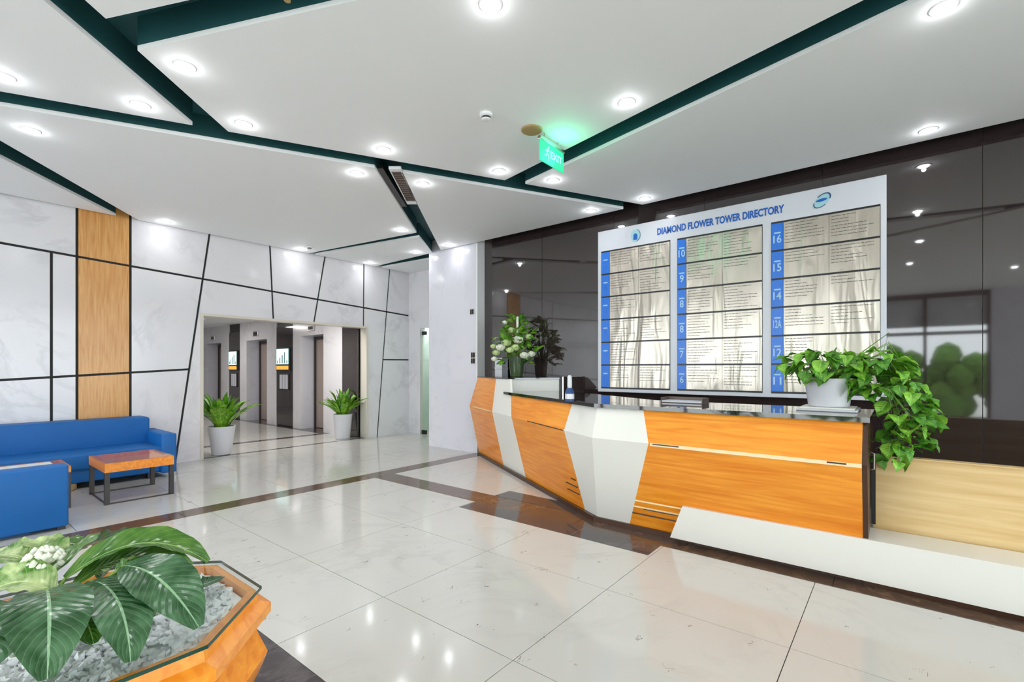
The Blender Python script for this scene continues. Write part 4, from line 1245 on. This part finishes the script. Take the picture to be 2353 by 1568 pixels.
# ------------------------------------------------------------------ PLANTER TABLE IN THE FOREGROUND
oc = Vector((0.338, 2.005)); AP = 0.4527
def octo(ap, z, c=oc):
    R_ = ap / math.cos(math.pi / 8)
    return [Vector((c.x + R_ * math.cos(math.pi / 8 + k * math.pi / 4), c.y + R_ * math.sin(math.pi / 8 + k * math.pi / 4), z)) for k in range(8)]
t = thing('planter', (oc.x, oc.y, 0), 'octagonal orange wood planter with glass rim in the foreground', 'planter')
prof = [(0.36, 0.0), (0.40, 0.03), (0.43, 0.36), (0.458, 0.42), (0.472, 0.46), (0.428, 0.575), (0.432, 0.59), (0.482, 0.605), (0.482, 0.638), (0.445, 0.652), (0.438, 0.69), (0.412, 0.69), (0.408, 0.60), (0.02, 0.59)]
rings = [octo(a, z) for a, z in prof]
for k in range(8):      # eight faceted side panels
    bb = MB()
    for i in range(len(rings) - 3):
        bb.add([rings[i][k], rings[i][(k + 1) % 8], rings[i + 1][(k + 1) % 8], rings[i + 1][k]], [(0, 1, 2, 3)])
    i = len(rings) - 3
    bb.add([rings[i][k], rings[i][(k + 1) % 8], rings[i + 1][(k + 1) % 8], rings[i + 1][k]], [(0, 1, 2, 3)])
    o = bb.build('side_panel', 'orange', t, recalc=False)
bb = MB(); bb.add(octo(0.409, 0.60), [tuple(range(8))]); bb.build('planter_floor', 'soil', t)
gi, go_ = octo(0.30, 0.692), octo(AP, 0.692)
bb = MB()
for k in range(8):
    bb.prism([go_[k], go_[(k + 1) % 8], gi[(k + 1) % 8], gi[k]], (0, 0, 0.010))
bb.build('glass_rim', 'glass', t)
bb = MB(); g1, g2 = octo(AP + 0.0015, 0.692), octo(AP - 0.001, 0.692)
for k in range(8): bb.prism([g1[k], g1[(k + 1) % 8], g2[(k + 1) % 8], g2[k]], (0, 0, 0.010))
bb.build('glass_edge', 'glassedge', t)
# gravel bed
rr = random.Random(5)
bb = MB()
for k in range(1900):
    a = rr.uniform(0, 6.283); R_ = 0.40 * math.sqrt(rr.random())
    s_ = rr.uniform(0.008, 0.02)
    c = Vector((oc.x + R_ * math.cos(a), oc.y + R_ * math.sin(a), 0.660 + rr.uniform(0, 0.018)))
    M3 = Matrix.Rotation(rr.uniform(0, 6), 3, Vector((rr.random(), rr.random(), rr.random() + .1)))
    vs = [c + M3 @ Vector(v) * s_ * rr.uniform(0.7, 1.15) for v in ((1, 0, 0), (-1, 0, 0), (0, 1, 0), (0, -1, 0), (0, 0, .7), (0, 0, -.7))]
    bb.add(vs, [(0, 2, 4), (2, 1, 4), (1, 3, 4), (3, 0, 4), (2, 0, 5), (1, 2, 5), (3, 1, 5), (0, 3, 5)])
bb.prism(octo(0.404, 0.601), (0, 0, 0.062))
tag(bb.build('gravel', 'gravel'), 'white crushed stone filling the octagonal planter', 'gravel', kind='stuff')
# the big leaved plant
pl = thing('leafy_plant', (0.24, 1.98, 0.62), 'large leaved green plant growing in the octagonal planter', 'plant')
BC = Vector((0.22, 1.95, 0.62))
def LF(name_mat, b0, b1, b2, width, up=(0, 0, 1), fold=0.25, wave=0.05, lift=None):
    p0, p1, p2 = [on_z(*q) for q in (b0, b1, b2)]
    mb = blade(p0, p1, p2, width, up, 'oval', 16, fold, wave, 6)
    o = mb.build('leaf', name_mat, pl, smooth=True, recalc=False)
    s_ = MB(); base = BC + Vector((rr.uniform(-0.04, 0.04), rr.uniform(-0.04, 0.04), 0.0))
    s_.tube([base, (base + p0) / 2 + Vector((0, 0, 0.05)), p0], [0.011, 0.008, 0.005], 8)
    s_.build('stalk', 'stem', pl, smooth=True)
toc = (-0.25, -0.2, 0.9)
LF('dark_leaf', (285, 1300, 0.90), (370, 1300, 0.92), (457, 1442, 0.76), 0.165, (-0.1, -0.35, 0.9), 0.2)
LF('dark_leaf', (212, 1335, 0.87), (290, 1345, 0.90), (300, 1522, 0.75), 0.15, (0.1, -0.5, 0.8), 0.2)
LF('mid_leaf', (170, 1345, 0.84), (300, 1240, 0.93), (440, 1300, 0.86), 0.11, (0.0, -0.3, 1), 0.3, 0.08)
LF('dark_leaf', (105, 1355, 0.88), (120, 1350, 0.94), (108, 1562, 0.78), 0.175, (0.0, -0.45, 0.9), 0.12)
LF('mid_leaf', (150, 1330, 0.86), (330, 1190, 1.00), (478, 1292, 0.84), 0.15, (0.0, -0.2, 1), 0.35)
LF('mid_leaf', (120, 1320, 0.86), (240, 1190, 0.96), (420, 1262, 0.86), 0.16, (0.1, 0.3, 1), 0.35, 0.12)
LF('mid_leaf', (370, 1285, 0.86), (400, 1300, 0.85), (466, 1352, 0.76), 0.07, (0, -0.2, 1), 0.4)
LF('dark_leaf', (420, 1348, 0.70), (460, 1352, 0.74), (512, 1326, 0.71), 0.08, (0, -0.2, 1), 0.3)
LF('var_leaf', (90, 1310, 0.85), (30, 1245, 0.93), (-60, 1300, 0.84), 0.16, (0, -0.2, 1), 0.3, 0.12)
LF('var_leaf', (130, 1300, 0.85), (110, 1235, 0.92), (60, 1250, 0.90), 0.12, (0, 0.1, 1), 0.3, 0.12)
LF('mid_leaf', (120, 1290, 0.84), (150, 1230, 0.9), (195, 1262, 0.86), 0.10, (0, 0, 1), 0.3, 0.1)
LF('var_leaf', (120, 1360, 0.84), (40, 1300, 0.92), (-80, 1400, 0.82), 0.16, (0, -0.3, 1), 0.3, 0.1)
LF('dark_leaf', (60, 1400, 0.84), (-20, 1400, 0.90), (-60, 1560, 0.78), 0.20, (0, -0.5, 0.8), 0.2)
LF('mid_leaf', (200, 1370, 0.80), (290, 1320, 0.90), (350, 1285, 0.88), 0.10, (0, -0.4, 0.9), 0.35, 0.15)
LF('mid_leaf', (150, 1400, 0.78), (200, 1400, 0.84), (215, 1480, 0.76), 0.11, (0, -0.4, 0.9), 0.25)
LF('var_leaf', (230, 1330, 0.82), (260, 1290, 0.90), (330, 1300, 0.88), 0.08, (0, -0.3, 0.9), 0.3, 0.15)
LF('mid_leaf', (320, 1370, 0.66), (345, 1400, 0.70), (330, 1450, 0.66), 0.06, (0, -0.3, 0.9), 0.2)
# creamy flower head in the middle of the plant
bb = MB()
for k in range(60):
    v = Vector((rr.gauss(0, 1), rr.gauss(0, 1), rr.gauss(0, 1))).normalized()
    c = on_z(100, 1290, 0.90) + Vector((v.x * 0.045, v.y * 0.045, v.z * 0.04))
    bb.lathe([(0.002, -0.011), (0.011, 0), (0.002, 0.011)], c=c, n=6)
bb.build('flower_cluster', 'petal', pl, smooth=True)
bb = MB(); bb.tube([BC, on_z(100, 1290, 0.88)], 0.006); bb.build('flower_stalk', 'stem', pl)
